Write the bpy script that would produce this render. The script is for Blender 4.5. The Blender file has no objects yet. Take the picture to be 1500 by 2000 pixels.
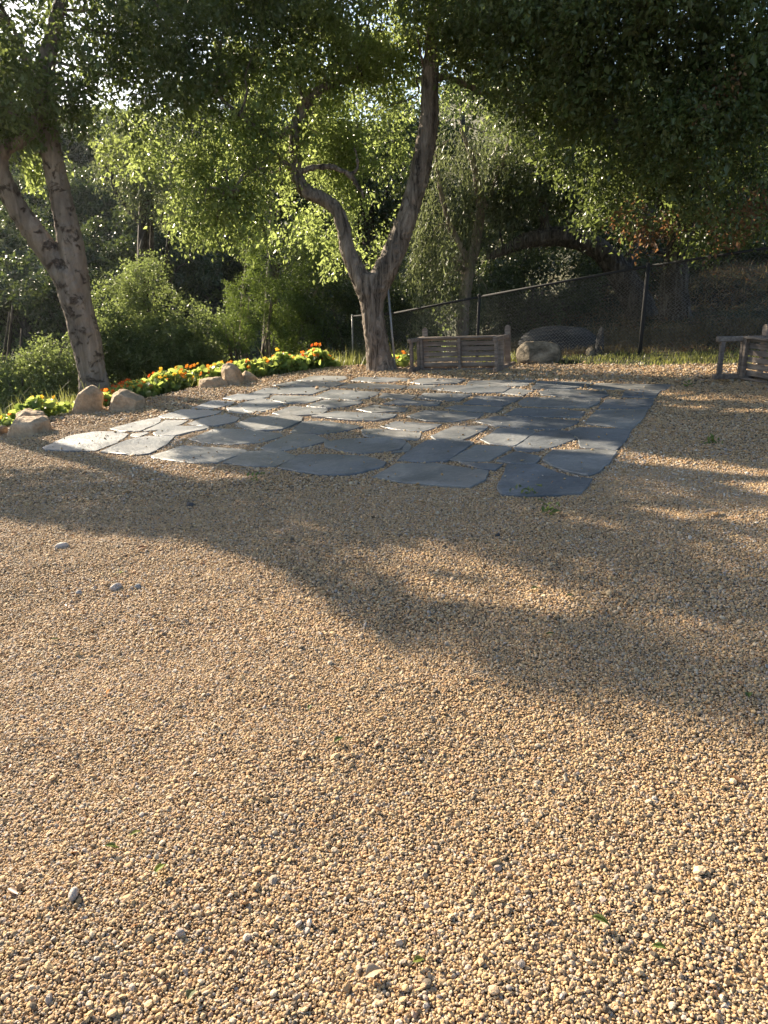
import bpy, bmesh, math, random
import numpy as np
from mathutils import Vector, Matrix, Euler

random.seed(7)
RNG = np.random.default_rng(11)
SC = bpy.context.scene
COL = SC.collection

# ------------------------------------------------------------------ camera
CAM_H = 1.5
PITCH = math.radians(17.265)
FPX = 1500.0                                   # focal length in pixels of the 1500 x 2000 photograph
SLOPE = 0.0644                                 # the yard climbs gently to the right
cam = bpy.data.cameras.new('camera')
cam.sensor_fit = 'VERTICAL'; cam.sensor_height = 24.0; cam.lens = 24.0 * FPX / 2000.0
cam.clip_start = 0.05; cam.clip_end = 1500.0
camo = bpy.data.objects.new('camera', cam); COL.objects.link(camo)
camo.location = (0, 0, CAM_H); camo.rotation_euler = (math.pi / 2 - PITCH, 0, 0)
SC.camera = camo

# ------------------------------------------------------------------ sky, sun, exposure
SUN_AZ = math.radians(-44.5)                   # from +Y towards -X: ahead and to the left
SUN_EL = math.radians(25.0)
SUN = Vector((math.sin(SUN_AZ) * math.cos(SUN_EL), math.cos(SUN_AZ) * math.cos(SUN_EL), math.sin(SUN_EL)))
wd = bpy.data.worlds.new('World'); SC.world = wd; wd.use_nodes = True
wn = wd.node_tree.nodes; bg = wn['Background']
sky = wn.new('ShaderNodeTexSky'); sky.sky_type = 'NISHITA'; sky.sun_disc = False
sky.sun_elevation = SUN_EL; sky.sun_rotation = SUN_AZ
sky.altitude = 100; sky.air_density = 1.0; sky.dust_density = 1.5; sky.ozone_density = 1.0
wd.node_tree.links.new(sky.outputs[0], bg.inputs['Color'])
bg.inputs['Strength'].default_value = 0.078
sl = bpy.data.lights.new('sun', 'SUN'); sl.energy = 5.0; sl.angle = math.radians(0.53); sl.color = (1.0, 0.86, 0.66)
so = bpy.data.objects.new('sun', sl); COL.objects.link(so)
so.rotation_euler = (-SUN).to_track_quat('-Z', 'Y').to_euler(); so.location = (-20, 20, 20)
vs = SC.view_settings
vs.view_transform = 'Standard'; vs.look = 'None'; vs.gamma = 1.0; vs.use_curve_mapping = False
vs.exposure = 1.82
SC.render.engine = 'CYCLES'
cy = SC.cycles
cy.use_denoising = True
cy.max_bounces = 8; cy.diffuse_bounces = 4; cy.glossy_bounces = 2; cy.transmission_bounces = 4; cy.transparent_max_bounces = 4
cy.caustics_reflective = False; cy.caustics_refractive = False
cy.sample_clamp_indirect = 6.0

# ------------------------------------------------------------------ picture <-> place
SP, CP = math.sin(PITCH), math.cos(PITCH)
def ray(px, py):
    r, u, f = px - 750.0, 1000.0 - py, FPX
    return np.array([r, u * SP + f * CP, u * CP - f * SP])
def at(px, py, Y):
    d = ray(px, py); t = Y / d[1]
    return Vector((d[0] * t, Y, CAM_H + d[2] * t))
def onyard(px, py):
    d = ray(px, py); t = CAM_H / (SLOPE * d[0] - d[2])
    return Vector((d[0] * t, d[1] * t, CAM_H + d[2] * t))
def topix(P):                                  # N x 3 -> N x 2
    P = np.asarray(P, float)
    x, y, z = P[:, 0], P[:, 1], P[:, 2] - CAM_H
    f = y * CP - z * SP; u = y * SP + z * CP
    f = np.where(np.abs(f) < 1e-3, 1e-3, f)
    return np.stack([750 + FPX * x / f, 1000 - FPX * u / f], 1), f

def in_poly(P, poly):
    x, y = P[:, 0], P[:, 1]; n = len(poly); c = np.zeros(len(P), bool)
    for i in range(n):
        x0, y0 = poly[i]; x1, y1 = poly[(i + 1) % n]
        if y0 == y1: continue
        m = ((y0 > y) != (y1 > y)) & (x < (x1 - x0) * (y - y0) / (y1 - y0) + x0)
        c ^= m
    return c
def poly_dist(P, poly):
    d = np.full(len(P), 1e9)
    for i in range(len(poly)):
        a = np.array(poly[i], float); b = np.array(poly[(i + 1) % len(poly)], float)
        ab = b - a; t = np.clip(((P - a) @ ab) / (ab @ ab), 0, 1)
        q = a + t[:, None] * ab
        d = np.minimum(d, np.hypot(P[:, 0] - q[:, 0], P[:, 1] - q[:, 1]))
    return d
def sstep(a, b, x):
    t = np.clip((x - a) / (b - a), 0, 1); return t * t * (3 - 2 * t)
_k = np.random.default_rng(3)
_KV = [(_k.normal(size=3), _k.uniform(0, 6.28)) for _ in range(48)]
def snoise(P, scale, octv=4, seed=0):
    P = np.asarray(P, float); out = np.zeros(len(P)); amp = 1.0; f = scale; tot = 0
    for o in range(octv):
        s = 0
        for j in range(4):
            k, ph = _KV[(o * 4 + j + seed * 7) % 48]
            s = s + np.sin(P @ (k * f) + ph + seed)
        out += amp * s / 2.2; tot += amp; amp *= 0.55; f *= 1.93
    return out / tot

YARD = [(-14, -6), (-6.4, 4.5), (-4.9, 8.0), (-4.45, 9.6), (-3.6, 10.7), (-2.6, 12.1), (-1.1, 13.35), (0.4, 13.55), (1.4, 12.75),
        (2.5, 11.85), (3.6, 11.15), (5.0, 10.3), (8, 8.6), (14, 4), (14, -6)]
PATIO = [tuple(onyard(*c)[:2]) for c in ((80, 884), (1145, 975), (1305, 752), (565, 742))]
def zg(P):
    P = np.asarray(P, float).reshape(-1, 2)
    x, y = P[:, 0], P[:, 1]
    z = SLOPE * np.clip(x, -9, 14)
    d = poly_dist(P, YARD); d[in_poly(P, YARD)] = 0
    wl = sstep(2.8, -0.6, x - 0.06 * np.clip(y - 14, 0, 60))
    drop = -7.0 * (1 - np.exp(-np.clip(d - 0.9, 0, None) * 0.085)) - 0.06 * np.clip(d, 0, 0.9)
    v = 0.93 * y - 0.36 * x
    drop = drop + 0.56 * np.clip(v - 27, 0, 34) + 0.12 * np.clip(v - 61, 0, 200)
    rise = 5.0 * (1 - np.exp(-d * 0.045)) * (0.12 + 0.88 * sstep(3.2, 7.0, x)) + 0.25 * np.clip(y - 26, 0, 60)
    P3 = np.stack([x, y, 0 * x], 1)
    z = z + wl * drop + (1 - wl) * rise
    z = z + np.minimum(d * 0.12, 0.9) * snoise(P3, 0.23, 4, 1) * 0.8 * np.clip(d, 0, 1)
    near = np.clip(1 - d * 2, 0, 1) * np.clip(poly_dist(P, PATIO) * 2.5, 0.12, 1) * np.where(in_poly(P, PATIO), 0.12, 1)
    z = z + near * (0.016 * snoise(P3, 1.3, 3, 2) + 0.014 * snoise(P3, 3.6, 3, 3))
    return z
def zg1(x, y): return float(zg([(x, y)])[0])

# ------------------------------------------------------------------ helpers
def link(o, parent=None):
    COL.objects.link(o)
    if parent is not None: o.parent = parent
    return o
def tag(o, label=None, cat=None, group=None, kind=None):
    if label: o['label'] = label
    if cat: o['category'] = cat
    if group: o['group'] = group
    if kind: o['kind'] = kind
    return o
def empty(name, loc=(0, 0, 0), rot=None):
    o = bpy.data.objects.new(name, None); link(o); o.location = loc
    o.empty_display_size = 0.1
    if rot is not None: o.rotation_euler = rot
    return o
def mesh_np(name, V, F, mat, parent=None, smooth=False, attrs=None):
    """V N x 3, F M x k (k equal), quick builder"""
    V = np.ascontiguousarray(V, np.float32); F = np.ascontiguousarray(F, np.int32)
    me = bpy.data.meshes.new(name)
    k = F.shape[1]
    me.vertices.add(len(V)); me.vertices.foreach_set('co', V.ravel())
    me.loops.add(F.size); me.loops.foreach_set('vertex_index', F.ravel())
    me.polygons.add(len(F)); me.polygons.foreach_set('loop_start', np.arange(0, F.size, k, dtype=np.int32))
    if smooth: me.polygons.foreach_set('use_smooth', np.ones(len(F), bool))
    if attrs:
        for nm, arr in attrs.items():
            a = me.attributes.new(nm, 'FLOAT', 'POINT'); a.data.foreach_set('value', np.ascontiguousarray(arr, np.float32))
    me.update(calc_edges=True)
    if mat: me.materials.append(mat)
    return link(bpy.data.objects.new(name, me), parent)
def bm_obj(name, bm, mat, parent=None, smooth=False):
    me = bpy.data.meshes.new(name); bm.to_mesh(me); bm.free()
    if smooth:
        for p in me.polygons: p.use_smooth = True
    if mat: me.materials.append(mat)
    return link(bpy.data.objects.new(name, me), parent)
def bevel_box(bm, lo, hi, b=0.006, M=None, taper=None):
    r = bmesh.ops.create_cube(bm, size=1.0); vs_ = r['verts']
    for v in vs_:
        v.co = Vector([lo[i] + (v.co[i] + 0.5) * (hi[i] - lo[i]) for i in range(3)])
    es = list({e for v in vs_ for e in v.link_edges})
    rr = bmesh.ops.bevel(bm, geom=es, offset=b, segments=1, affect='EDGES')
    if M is not None:
        bmesh.ops.transform(bm, matrix=M, verts=list({v for f in rr['faces'] for v in f.verts} | {v for v in vs_ if v.is_valid}))

# ------------------------------------------------------------------ materials
def newmat(name):
    m = bpy.data.materials.new(name); m.use_nodes = True
    nt = m.node_tree; nt.nodes.clear()
    out = nt.nodes.new('ShaderNodeOutputMaterial')
    return m, nt, out
def N(nt, t, **kw):
    n = nt.nodes.new(t)
    for k, v in kw.items(): setattr(n, k, v)
    return n
def ramp(nt, stops, interp='LINEAR'):
    r = nt.nodes.new('ShaderNodeValToRGB'); r.color_ramp.interpolation = interp
    el = r.color_ramp.elements
    el[0].position, el[0].color = stops[0][0], (*stops[0][1], 1)
    el[1].position, el[1].color = stops[-1][0], (*stops[-1][1], 1)
    for p, c in stops[1:-1]:
        e = el.new(p); e.color = (*c, 1)
    return r
def noise(nt, vec, scale, detail=4, rough=0.55, dist=0.0):
    n = nt.nodes.new('ShaderNodeTexNoise'); n.inputs['Scale'].default_value = scale
    n.inputs['Detail'].default_value = detail; n.inputs['Roughness'].default_value = rough; n.inputs['Distortion'].default_value = dist
    if vec is not None: nt.links.new(vec, n.inputs['Vector'])
    return n
def mapping(nt, vec, scale=(1, 1, 1), rot=(0, 0, 0)):
    m = nt.nodes.new('ShaderNodeMapping'); m.inputs['Scale'].default_value = scale; m.inputs['Rotation'].default_value = rot
    nt.links.new(vec, m.inputs['Vector']); return m.outputs[0]
def mixc(nt, fac, a, b, mode='MIX'):
    m = nt.nodes.new('ShaderNodeMix'); m.data_type = 'RGBA'; m.blend_type = mode
    for sock, v in ((m.inputs[0], fac), (m.inputs[6], a), (m.inputs[7], b)):
        if hasattr(v, 'node'): nt.links.new(v, sock)
        elif isinstance(v, (int, float)): sock.default_value = v
        else: sock.default_value = (*v, 1)
    return m.outputs[2]
def bump(nt, h, strength, dist):
    b = nt.nodes.new('ShaderNodeBump'); b.inputs['Strength'].default_value = strength; b.inputs['Distance'].default_value = dist
    nt.links.new(h, b.inputs['Height']); return b.outputs[0]
def principled(nt, out, color, rough=0.8, normal=None, spec=0.3):
    p = nt.nodes.new('ShaderNodeBsdfPrincipled')
    if hasattr(color, 'node'): nt.links.new(color, p.inputs['Base Color'])
    else: p.inputs['Base Color'].default_value = (*color, 1)
    if hasattr(rough, 'node'): nt.links.new(rough, p.inputs['Roughness'])
    else: p.inputs['Roughness'].default_value = rough
    p.inputs['Specular IOR Level'].default_value = spec
    if normal is not None: nt.links.new(normal, p.inputs['Normal'])
    nt.links.new(p.outputs[0], out.inputs['Surface']); return p
def objco(nt): return nt.nodes.new('ShaderNodeTexCoord').outputs['Object']
def geopos(nt): return nt.nodes.new('ShaderNodeNewGeometry').outputs['Position']
def attr(nt, name, typ='GEOMETRY'):
    a = nt.nodes.new('ShaderNodeAttribute'); a.attribute_name = name; a.attribute_type = typ; return a.outputs['Fac']

STONE_STOPS = [(0.0, (0.12, 0.095, 0.068)), (0.07, (0.25, 0.175, 0.10)), (0.15, (0.40, 0.268, 0.138)), (0.23, (0.49, 0.345, 0.18)), (0.31, (0.43, 0.26, 0.122)), (0.39, (0.52, 0.385, 0.222)),
               (0.47, (0.40, 0.262, 0.15)), (0.55, (0.54, 0.378, 0.185)), (0.63, (0.46, 0.35, 0.228)), (0.70, (0.34, 0.28, 0.215)), (0.77, (0.57, 0.465, 0.318)), (0.83, (0.46, 0.26, 0.125)),
               (0.88, (0.32, 0.29, 0.265)), (0.94, (0.50, 0.395, 0.30)), (1.0, (0.70, 0.645, 0.55))]
def mat_stone():
    m, nt, out = newmat('gravel_stone')
    c = ramp(nt, STONE_STOPS); nt.links.new(attr(nt, 'tone', 'INSTANCER'), c.inputs[0])
    nz = noise(nt, objco(nt), 1.6, 4)
    v = ramp(nt, [(0.3, (0.72, 0.70, 0.68)), (0.7, (1.12, 1.1, 1.06))]); nt.links.new(nz.outputs[0], v.inputs[0])
    principled(nt, out, mixc(nt, 1.0, c.outputs[0], v.outputs[0], 'MULTIPLY'), 0.75, bump(nt, noise(nt, objco(nt), 5, 3).outputs[0], 0.25, 0.1), 0.35)
    return m
def mat_ground():
    m, nt, out = newmat('ground_cover')
    p = geopos(nt)
    vo = N(nt, 'ShaderNodeTexVoronoi'); vo.inputs['Scale'].default_value = 68; nt.links.new(p, vo.inputs['Vector'])
    sep = N(nt, 'ShaderNodeSeparateColor'); nt.links.new(vo.outputs['Color'], sep.inputs[0])
    cr = ramp(nt, STONE_STOPS); nt.links.new(sep.outputs[0], cr.inputs[0])
    dk = ramp(nt, [(0.0, (1, 1, 1)), (0.55, (0.9, 0.88, 0.86)), (0.85, (0.45, 0.42, 0.4))]); nt.links.new(vo.outputs['Distance'], dk.inputs[0])
    grav = mixc(nt, 1.0, mixc(nt, 1.0, cr.outputs[0], dk.outputs[0], 'MULTIPLY'), (0.42, 0.38, 0.34), 'MULTIPLY')
    n1 = noise(nt, p, 0.6, 6); soil = ramp(nt, [(0.3, (0.032, 0.03, 0.02)), (0.5, (0.048, 0.052, 0.026)), (0.68, (0.09, 0.08, 0.045))])
    nt.links.new(n1.outputs[0], soil.inputs[0])
    n2 = noise(nt, p, 9, 5); s2 = mixc(nt, 0.6, soil.outputs[0], n2.outputs[0], 'OVERLAY')
    col = mixc(nt, attr(nt, 'gravel'), s2, grav)
    inv = N(nt, 'ShaderNodeMath', operation='SUBTRACT'); inv.inputs[0].default_value = 1.0; nt.links.new(vo.outputs['Distance'], inv.inputs[1])
    principled(nt, out, col, 0.9, bump(nt, inv.outputs[0], 0.9, 0.008), 0.2)
    return m
def mat_slate():
    m, nt, out = newmat('slate_flagstone')
    p = geopos(nt); oi = N(nt, 'ShaderNodeObjectInfo')
    n1 = noise(nt, p, 2.2, 6, 0.6, 0.6); n2 = noise(nt, p, 26, 5, 0.65)
    c = ramp(nt, [(0.26, (0.065, 0.072, 0.078)), (0.5, (0.125, 0.132, 0.136)), (0.74, (0.21, 0.216, 0.214))]); nt.links.new(n1.outputs[0], c.inputs[0])
    c2 = mixc(nt, 0.55, c.outputs[0], n2.outputs[0], 'OVERLAY')
    n5 = noise(nt, mapping(nt, p, (1.2, 5, 1), (0, 0, .6)), 3.0, 6, 0.7, 1.5); sk = ramp(nt, [(0.6, (0, 0, 0)), (0.68, (0.6, 0.6, 0.6))]); nt.links.new(n5.outputs[0], sk.inputs[0])
    c2 = mixc(nt, sk.outputs[0], c2, (0.25, 0.255, 0.25))
    ob = ramp(nt, [(0, (0.72, 0.76, 0.82)), (0.5, (1, 1, 1)), (1, (1.28, 1.2, 1.08))]); nt.links.new(oi.outputs['Random'], ob.inputs[0])
    c3 = mixc(nt, 1.0, c2, ob.outputs[0], 'MULTIPLY')
    n3 = noise(nt, p, 1.1, 5, 0.7, 1.2); dust = ramp(nt, [(0.5, (0, 0, 0)), (0.7, (0.7, 0.7, 0.7))]); nt.links.new(n3.outputs[0], dust.inputs[0])
    c4 = mixc(nt, dust.outputs[0], c3, (0.22, 0.205, 0.185))
    h = mixc(nt, 0.35, n1.outputs[0], n2.outputs[0])
    rr = ramp(nt, [(0.3, (0.36,) * 3), (0.7, (0.58,) * 3)]); nt.links.new(n1.outputs[0], rr.inputs[0])
    principled(nt, out, c4, rr.outputs[0], bump(nt, h, 0.7, 0.03), 0.6)
    return m
def mat_rock(name, stops, scale=3.0):
    m, nt, out = newmat(name)
    p = objco(nt); oi = N(nt, 'ShaderNodeObjectInfo')
    ad = N(nt, 'ShaderNodeVectorMath', operation='ADD'); nt.links.new(p, ad.inputs[0]); nt.links.new(oi.outputs['Location'], ad.inputs[1])
    p = ad.outputs[0]
    n1 = noise(nt, p, scale, 7, 0.6, 0.5); n2 = noise(nt, p, scale * 9, 5, 0.7)
    c = ramp(nt, stops); nt.links.new(n1.outputs[0], c.inputs[0])
    c2 = mixc(nt, 0.6, c.outputs[0], n2.outputs[0], 'OVERLAY')
    n4 = noise(nt, p, scale * 2.3, 6, 0.75, 1.0); st = ramp(nt, [(0.56, (0, 0, 0)), (0.66, (0.55, 0.55, 0.55))]); nt.links.new(n4.outputs[0], st.inputs[0])
    c2 = mixc(nt, st.outputs[0], c2, tuple(v * .45 for v in stops[1][1]))
    h = mixc(nt, 0.4, n1.outputs[0], n2.outputs[0])
    principled(nt, out, c2, 0.88, bump(nt, h, 1.0, 0.05), 0.25)
    return m
def mat_bark(name, stops, furrow=9.0, patch=None):
    m, nt, out = newmat(name)
    p = objco(nt)
    n1 = noise(nt, mapping(nt, p, (furrow, furrow, furrow * 0.16)), 1.0, 6, 0.65, 1.0)
    n2 = noise(nt, p, 2.3, 5, 0.6)
    c = ramp(nt, stops); nt.links.new(n1.outputs[0], c.inputs[0])
    t = ramp(nt, [(0.3, (0.7, 0.68, 0.68)), (0.7, (1.15, 1.12, 1.08))]); nt.links.new(n2.outputs[0], t.inputs[0])
    col = mixc(nt, 1.0, c.outputs[0], t.outputs[0], 'MULTIPLY')
    h = n1.outputs[0]
    if patch:
        n3 = noise(nt, mapping(nt, p, (6, 6, 6)), 1.0, 6, 0.7, 0.4); mk = ramp(nt, [(0.555, (0, 0, 0)), (0.63, (0.75, 0.75, 0.75))]); nt.links.new(n3.outputs[0], mk.inputs[0])
        col = mixc(nt, mk.outputs[0], col, patch)
        h = mixc(nt, 0.5, h, mk.outputs[0])
    principled(nt, out, col, 0.9, bump(nt, h, 1.0, 0.09), 0.2)
    return m
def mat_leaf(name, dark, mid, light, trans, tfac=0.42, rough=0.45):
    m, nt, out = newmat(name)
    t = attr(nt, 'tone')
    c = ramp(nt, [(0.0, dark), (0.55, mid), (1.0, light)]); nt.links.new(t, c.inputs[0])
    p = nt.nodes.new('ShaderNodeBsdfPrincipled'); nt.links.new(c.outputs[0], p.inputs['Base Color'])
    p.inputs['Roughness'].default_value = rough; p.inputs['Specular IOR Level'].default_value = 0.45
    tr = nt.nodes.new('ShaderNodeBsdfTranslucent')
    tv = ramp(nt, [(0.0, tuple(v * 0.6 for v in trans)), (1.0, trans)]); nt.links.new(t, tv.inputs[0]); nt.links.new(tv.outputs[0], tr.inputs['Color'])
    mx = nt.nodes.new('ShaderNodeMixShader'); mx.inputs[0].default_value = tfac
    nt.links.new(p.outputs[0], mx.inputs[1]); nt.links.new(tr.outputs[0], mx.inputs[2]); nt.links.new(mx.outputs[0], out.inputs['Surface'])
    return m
def mat_wood():
    m, nt, out = newmat('weathered_wood')
    p = objco(nt); oi = N(nt, 'ShaderNodeObjectInfo')
    n1 = noise(nt, mapping(nt, p, (3.0, 26, 26)), 1.0, 5, 0.6, 0.4); n2 = noise(nt, p, 5, 4)
    c = ramp(nt, [(0.3, (0.13, 0.105, 0.085)), (0.55, (0.235, 0.20, 0.17)), (0.75, (0.33, 0.29, 0.25))]); nt.links.new(n1.outputs[0], c.inputs[0])
    t = ramp(nt, [(0.3, (0.75, 0.74, 0.75)), (0.7, (1.15, 1.12, 1.08))]); nt.links.new(n2.outputs[0], t.inputs[0])
    ob = ramp(nt, [(0, (0.8, 0.8, 0.82)), (1, (1.15, 1.1, 1.05))]); nt.links.new(oi.outputs['Random'], ob.inputs[0])
    col = mixc(nt, 1.0, mixc(nt, 1.0, c.outputs[0], t.outputs[0], 'MULTIPLY'), ob.outputs[0], 'MULTIPLY')
    principled(nt, out, col, 0.85, bump(nt, n1.outputs[0], 0.5, 0.004), 0.2)
    return m
def mat_metal(name, col, rough=0.5, metal=0.6):
    m, nt, out = newmat(name)
    n1 = noise(nt, objco(nt), 14, 4); c = ramp(nt, [(0.3, tuple(v * 0.7 for v in col)), (0.7, col)]); nt.links.new(n1.outputs[0], c.inputs[0])
    p = principled(nt, out, c.outputs[0], rough, None, 0.5); p.inputs['Metallic'].default_value = metal
    return m
M = {}
M['stone'] = mat_stone(); M['ground'] = mat_ground(); M['slate'] = mat_slate()
M['sandstone'] = mat_rock('sandstone', [(0.3, (0.27, 0.19, 0.115)), (0.5, (0.40, 0.295, 0.19)), (0.7, (0.52, 0.40, 0.275))])
M['mossrock'] = mat_rock('lichen_rock', [(0.35, (0.05, 0.044, 0.03)), (0.5, (0.17, 0.14, 0.10)), (0.65, (0.32, 0.27, 0.195))], 4)
M['darkrock'] = mat_rock('dark_rock', [(0.3, (0.025, 0.027, 0.03)), (0.5, (0.045, 0.047, 0.05)), (0.7, (0.08, 0.08, 0.08))], 3)
M['greyrock'] = mat_rock('grey_chip', [(0.3, (0.25, 0.26, 0.27)), (0.5, (0.36, 0.37, 0.37)), (0.7, (0.5, 0.5, 0.49))], 12)
M['palerock'] = mat_rock('pale_stone', [(0.3, (0.5, 0.44, 0.38)), (0.5, (0.62, 0.56, 0.5)), (0.7, (0.72, 0.67, 0.6))], 14)
M['bark_mottled'] = mat_bark('mottled_bark', [(0.3, (0.12, 0.098, 0.08)), (0.5, (0.22, 0.18, 0.145)), (0.7, (0.33, 0.275, 0.225))], 5.0, (0.07, 0.048, 0.036))
M['bark_furrow'] = mat_bark('furrowed_bark', [(0.36, (0.055, 0.046, 0.038)), (0.48, (0.20, 0.168, 0.138)), (0.66, (0.37, 0.32, 0.27))], 12.0, None)
M['bark_oak'] = mat_bark('oak_bark', [(0.32, (0.03, 0.026, 0.022)), (0.5, (0.09, 0.078, 0.065)), (0.7, (0.22, 0.20, 0.17))], 14.0, None)
M['bark_pale'] = mat_bark('pale_bark', [(0.32, (0.14, 0.11, 0.09)), (0.5, (0.27, 0.23, 0.19)), (0.7, (0.4, 0.36, 0.3))], 9.0, None)
M['leaf_oak'] = mat_leaf('oak_leaf', (0.035, 0.055, 0.016), (0.075, 0.11, 0.034), (0.13, 0.155, 0.066), (0.27, 0.34, 0.09), 0.38, 0.36)
M['leaf_light'] = mat_leaf('light_leaf', (0.045, 0.075, 0.018), (0.105, 0.148, 0.042), (0.22, 0.255, 0.10), (0.48, 0.58, 0.17), 0.48, 0.36)
M['leaf_grey'] = mat_leaf('grey_leaf', (0.05, 0.065, 0.035), (0.10, 0.12, 0.065), (0.19, 0.21, 0.12), (0.26, 0.30, 0.12), 0.38)
M['leaf_juniper'] = mat_leaf('juniper_leaf', (0.03, 0.055, 0.015), (0.07, 0.115, 0.025), (0.13, 0.18, 0.05), (0.28, 0.38, 0.07), 0.35, 0.6)
M['leaf_bush'] = mat_leaf('bush_leaf', (0.04, 0.06, 0.022), (0.085, 0.115, 0.04), (0.17, 0.19, 0.09), (0.34, 0.42, 0.12), 0.4)
M['leaf_dead'] = mat_leaf('dead_leaf', (0.07, 0.042, 0.025), (0.18, 0.105, 0.058), (0.32, 0.2, 0.11), (0.4, 0.2, 0.08), 0.35)
M['leaf_tan'] = mat_leaf('tan_leaf', (0.28, 0.21, 0.14), (0.40, 0.31, 0.21), (0.5, 0.4, 0.28), (0.4, 0.3, 0.2), 0.25)
M['leaf_nast'] = mat_leaf('nasturtium_leaf', (0.05, 0.10, 0.02), (0.12, 0.19, 0.04), (0.25, 0.31, 0.09), (0.54, 0.66, 0.15), 0.5)
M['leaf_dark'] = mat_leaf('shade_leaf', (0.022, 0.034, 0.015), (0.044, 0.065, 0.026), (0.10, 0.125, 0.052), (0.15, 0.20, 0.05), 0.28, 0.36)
M['grass'] = mat_leaf('grass_blade', (0.10, 0.11, 0.035), (0.15, 0.17, 0.05), (0.34, 0.28, 0.13), (0.42, 0.44, 0.12), 0.42)
M['dry'] = mat_leaf('dry_grass', (0.06, 0.05, 0.026), (0.12, 0.095, 0.05), (0.24, 0.19, 0.11), (0.3, 0.23, 0.1), 0.35)
M['wood'] = mat_wood()
M['fence_black'] = mat_metal('black_pipe', (0.022, 0.023, 0.024), 0.9, 0.0)
M['wire'] = mat_metal('dark_wire', (0.14, 0.143, 0.145), 0.4, 0.5)
M['galv'] = mat_metal('galvanised_pipe', (0.27, 0.27, 0.265), 0.55, 0.2)
def mat_petal(name, a, b):
    m, nt, out = newmat(name)
    c = ramp(nt, [(0.3, a), (0.7, b)]); nt.links.new(noise(nt, objco(nt), 20, 2).outputs[0], c.inputs[0])
    p = nt.nodes.new('ShaderNodeBsdfPrincipled'); nt.links.new(c.outputs[0], p.inputs['Base Color']); p.inputs['Roughness'].default_value = 0.6
    tr = nt.nodes.new('ShaderNodeBsdfTranslucent'); nt.links.new(c.outputs[0], tr.inputs['Color'])
    mx = nt.nodes.new('ShaderNodeMixShader'); mx.inputs[0].default_value = 0.5
    nt.links.new(p.outputs[0], mx.inputs[1]); nt.links.new(tr.outputs[0], mx.inputs[2]); nt.links.new(mx.outputs[0], out.inputs['Surface'])
    return m
M['petal_orange'] = mat_petal('orange_petal', (0.75, 0.20, 0.02), (0.85, 0.30, 0.04))
M['petal_red'] = mat_petal('red_orange_petal', (0.70, 0.09, 0.015), (0.80, 0.16, 0.03))
M['petal_yellow'] = mat_petal('amber_petal', (0.82, 0.42, 0.03), (0.88, 0.55, 0.06))

# ------------------------------------------------------------------ where sunlight reaches the yard (gaps in the crowns)
LIT = [
    [(-900, 1005), (0, 1012), (150, 1035), (330, 1055), (450, 1080), (560, 1120), (680, 1200), (800, 1275), (950, 1335), (1080, 1385), (1250, 1425), (1500, 1490), (1900, 1600), (3000, 3000), (-2000, 3000)],
    [(-600, 780), (60, 790), (520, 735), (640, 736), (560, 757), (480, 772), (640, 792), (640, 812), (600, 822), (560, 845), (400, 850), (330, 872), (360, 900), (440, 922), (560, 942), (300, 925), (0, 915), (-600, 900)],
    [(430, 800), (590, 800), (700, 826), (880, 832), (1010, 852), (1200, 868), (1235, 885), (1205, 896), (1020, 880), (900, 866), (760, 857), (640, 850), (540, 846), (430, 850)],
    [(480, 733), (1000, 731), (1290, 747), (1290, 756), (1150, 773), (1000, 768), (880, 759), (700, 750), (600, 744)],
    [(480, 765), (640, 758), (745, 770), (700, 784), (560, 792)],
    [(640, 708), (1000, 718), (1600, 728), (1600, 738), (1250, 735), (1000, 735), (640, 735)],
    [(1205, 872), (1300, 893), (1420, 905), (1500, 918), (1800, 940), (1800, 1000), (1500, 975), (1380, 928), (1290, 920), (1200, 906)],
    [(1240, 988), (1400, 1000), (1500, 1005), (1800, 1020), (1800, 1050), (1500, 1030), (1300, 1012)],
    [(1270, 792), (1400, 797), (1700, 808), (1700, 818), (1400, 808)],
    [(930, 776), (960, 780), (1050, 790), (960, 787)],
]
SUNNY = []                                     # (centre, radius): foliage and bushes that the sun reaches
for q, rad in (((430, 370, 12.3), .8), ((540, 350, 12.7), .6), ((650, 320, 13.3), .6), ((300, 600, 17), 1.1), ((220, 650, 16.8), .8), ((500, 500, 16.6), .6), ((500, 620, 16.2), .7), ((100, 730, 12.6), .6), ((30, 650, 13.7), .7),
               ((300, 735, 11.8), .45), ((400, 715, 12.6), .45), ((500, 705, 13.0), .45), ((590, 702, 13.4), .45), ((930, 280, 15.2), .7), ((600, 110, 12.9), .45), ((720, 170, 13.3), .45), ((880, 50, 13), .5), ((480, 130, 12.5), .35), ((770, 40, 12.8), .35), ((1290, 690, 11.7), .5), ((1130, 704, 12.1), .45), ((1420, 690, 11.0), .4), ((1365, 280, 11), .22), ((1200, 330, 12.3), .25), ((1470, 360, 11), .2), ((1300, 420, 12), .25), ((1100, 220, 12.3), .3), ((1030, 60, 12.5), .35)):
    SUNNY.append((np.array(at(*q)), rad))
LIT_SOFT = [[(560, 1000), (800, 1040), (1000, 1100), (1250, 1180), (1550, 1270), (1550, 1440), (1250, 1375), (1050, 1300), (930, 1225), (800, 1165), (650, 1110)],
            [(1150, 900), (1550, 1000), (1550, 1090), (1200, 1030)], [(0, 905), (330, 915), (560, 940), (300, 950), (0, 945)]]
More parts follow.
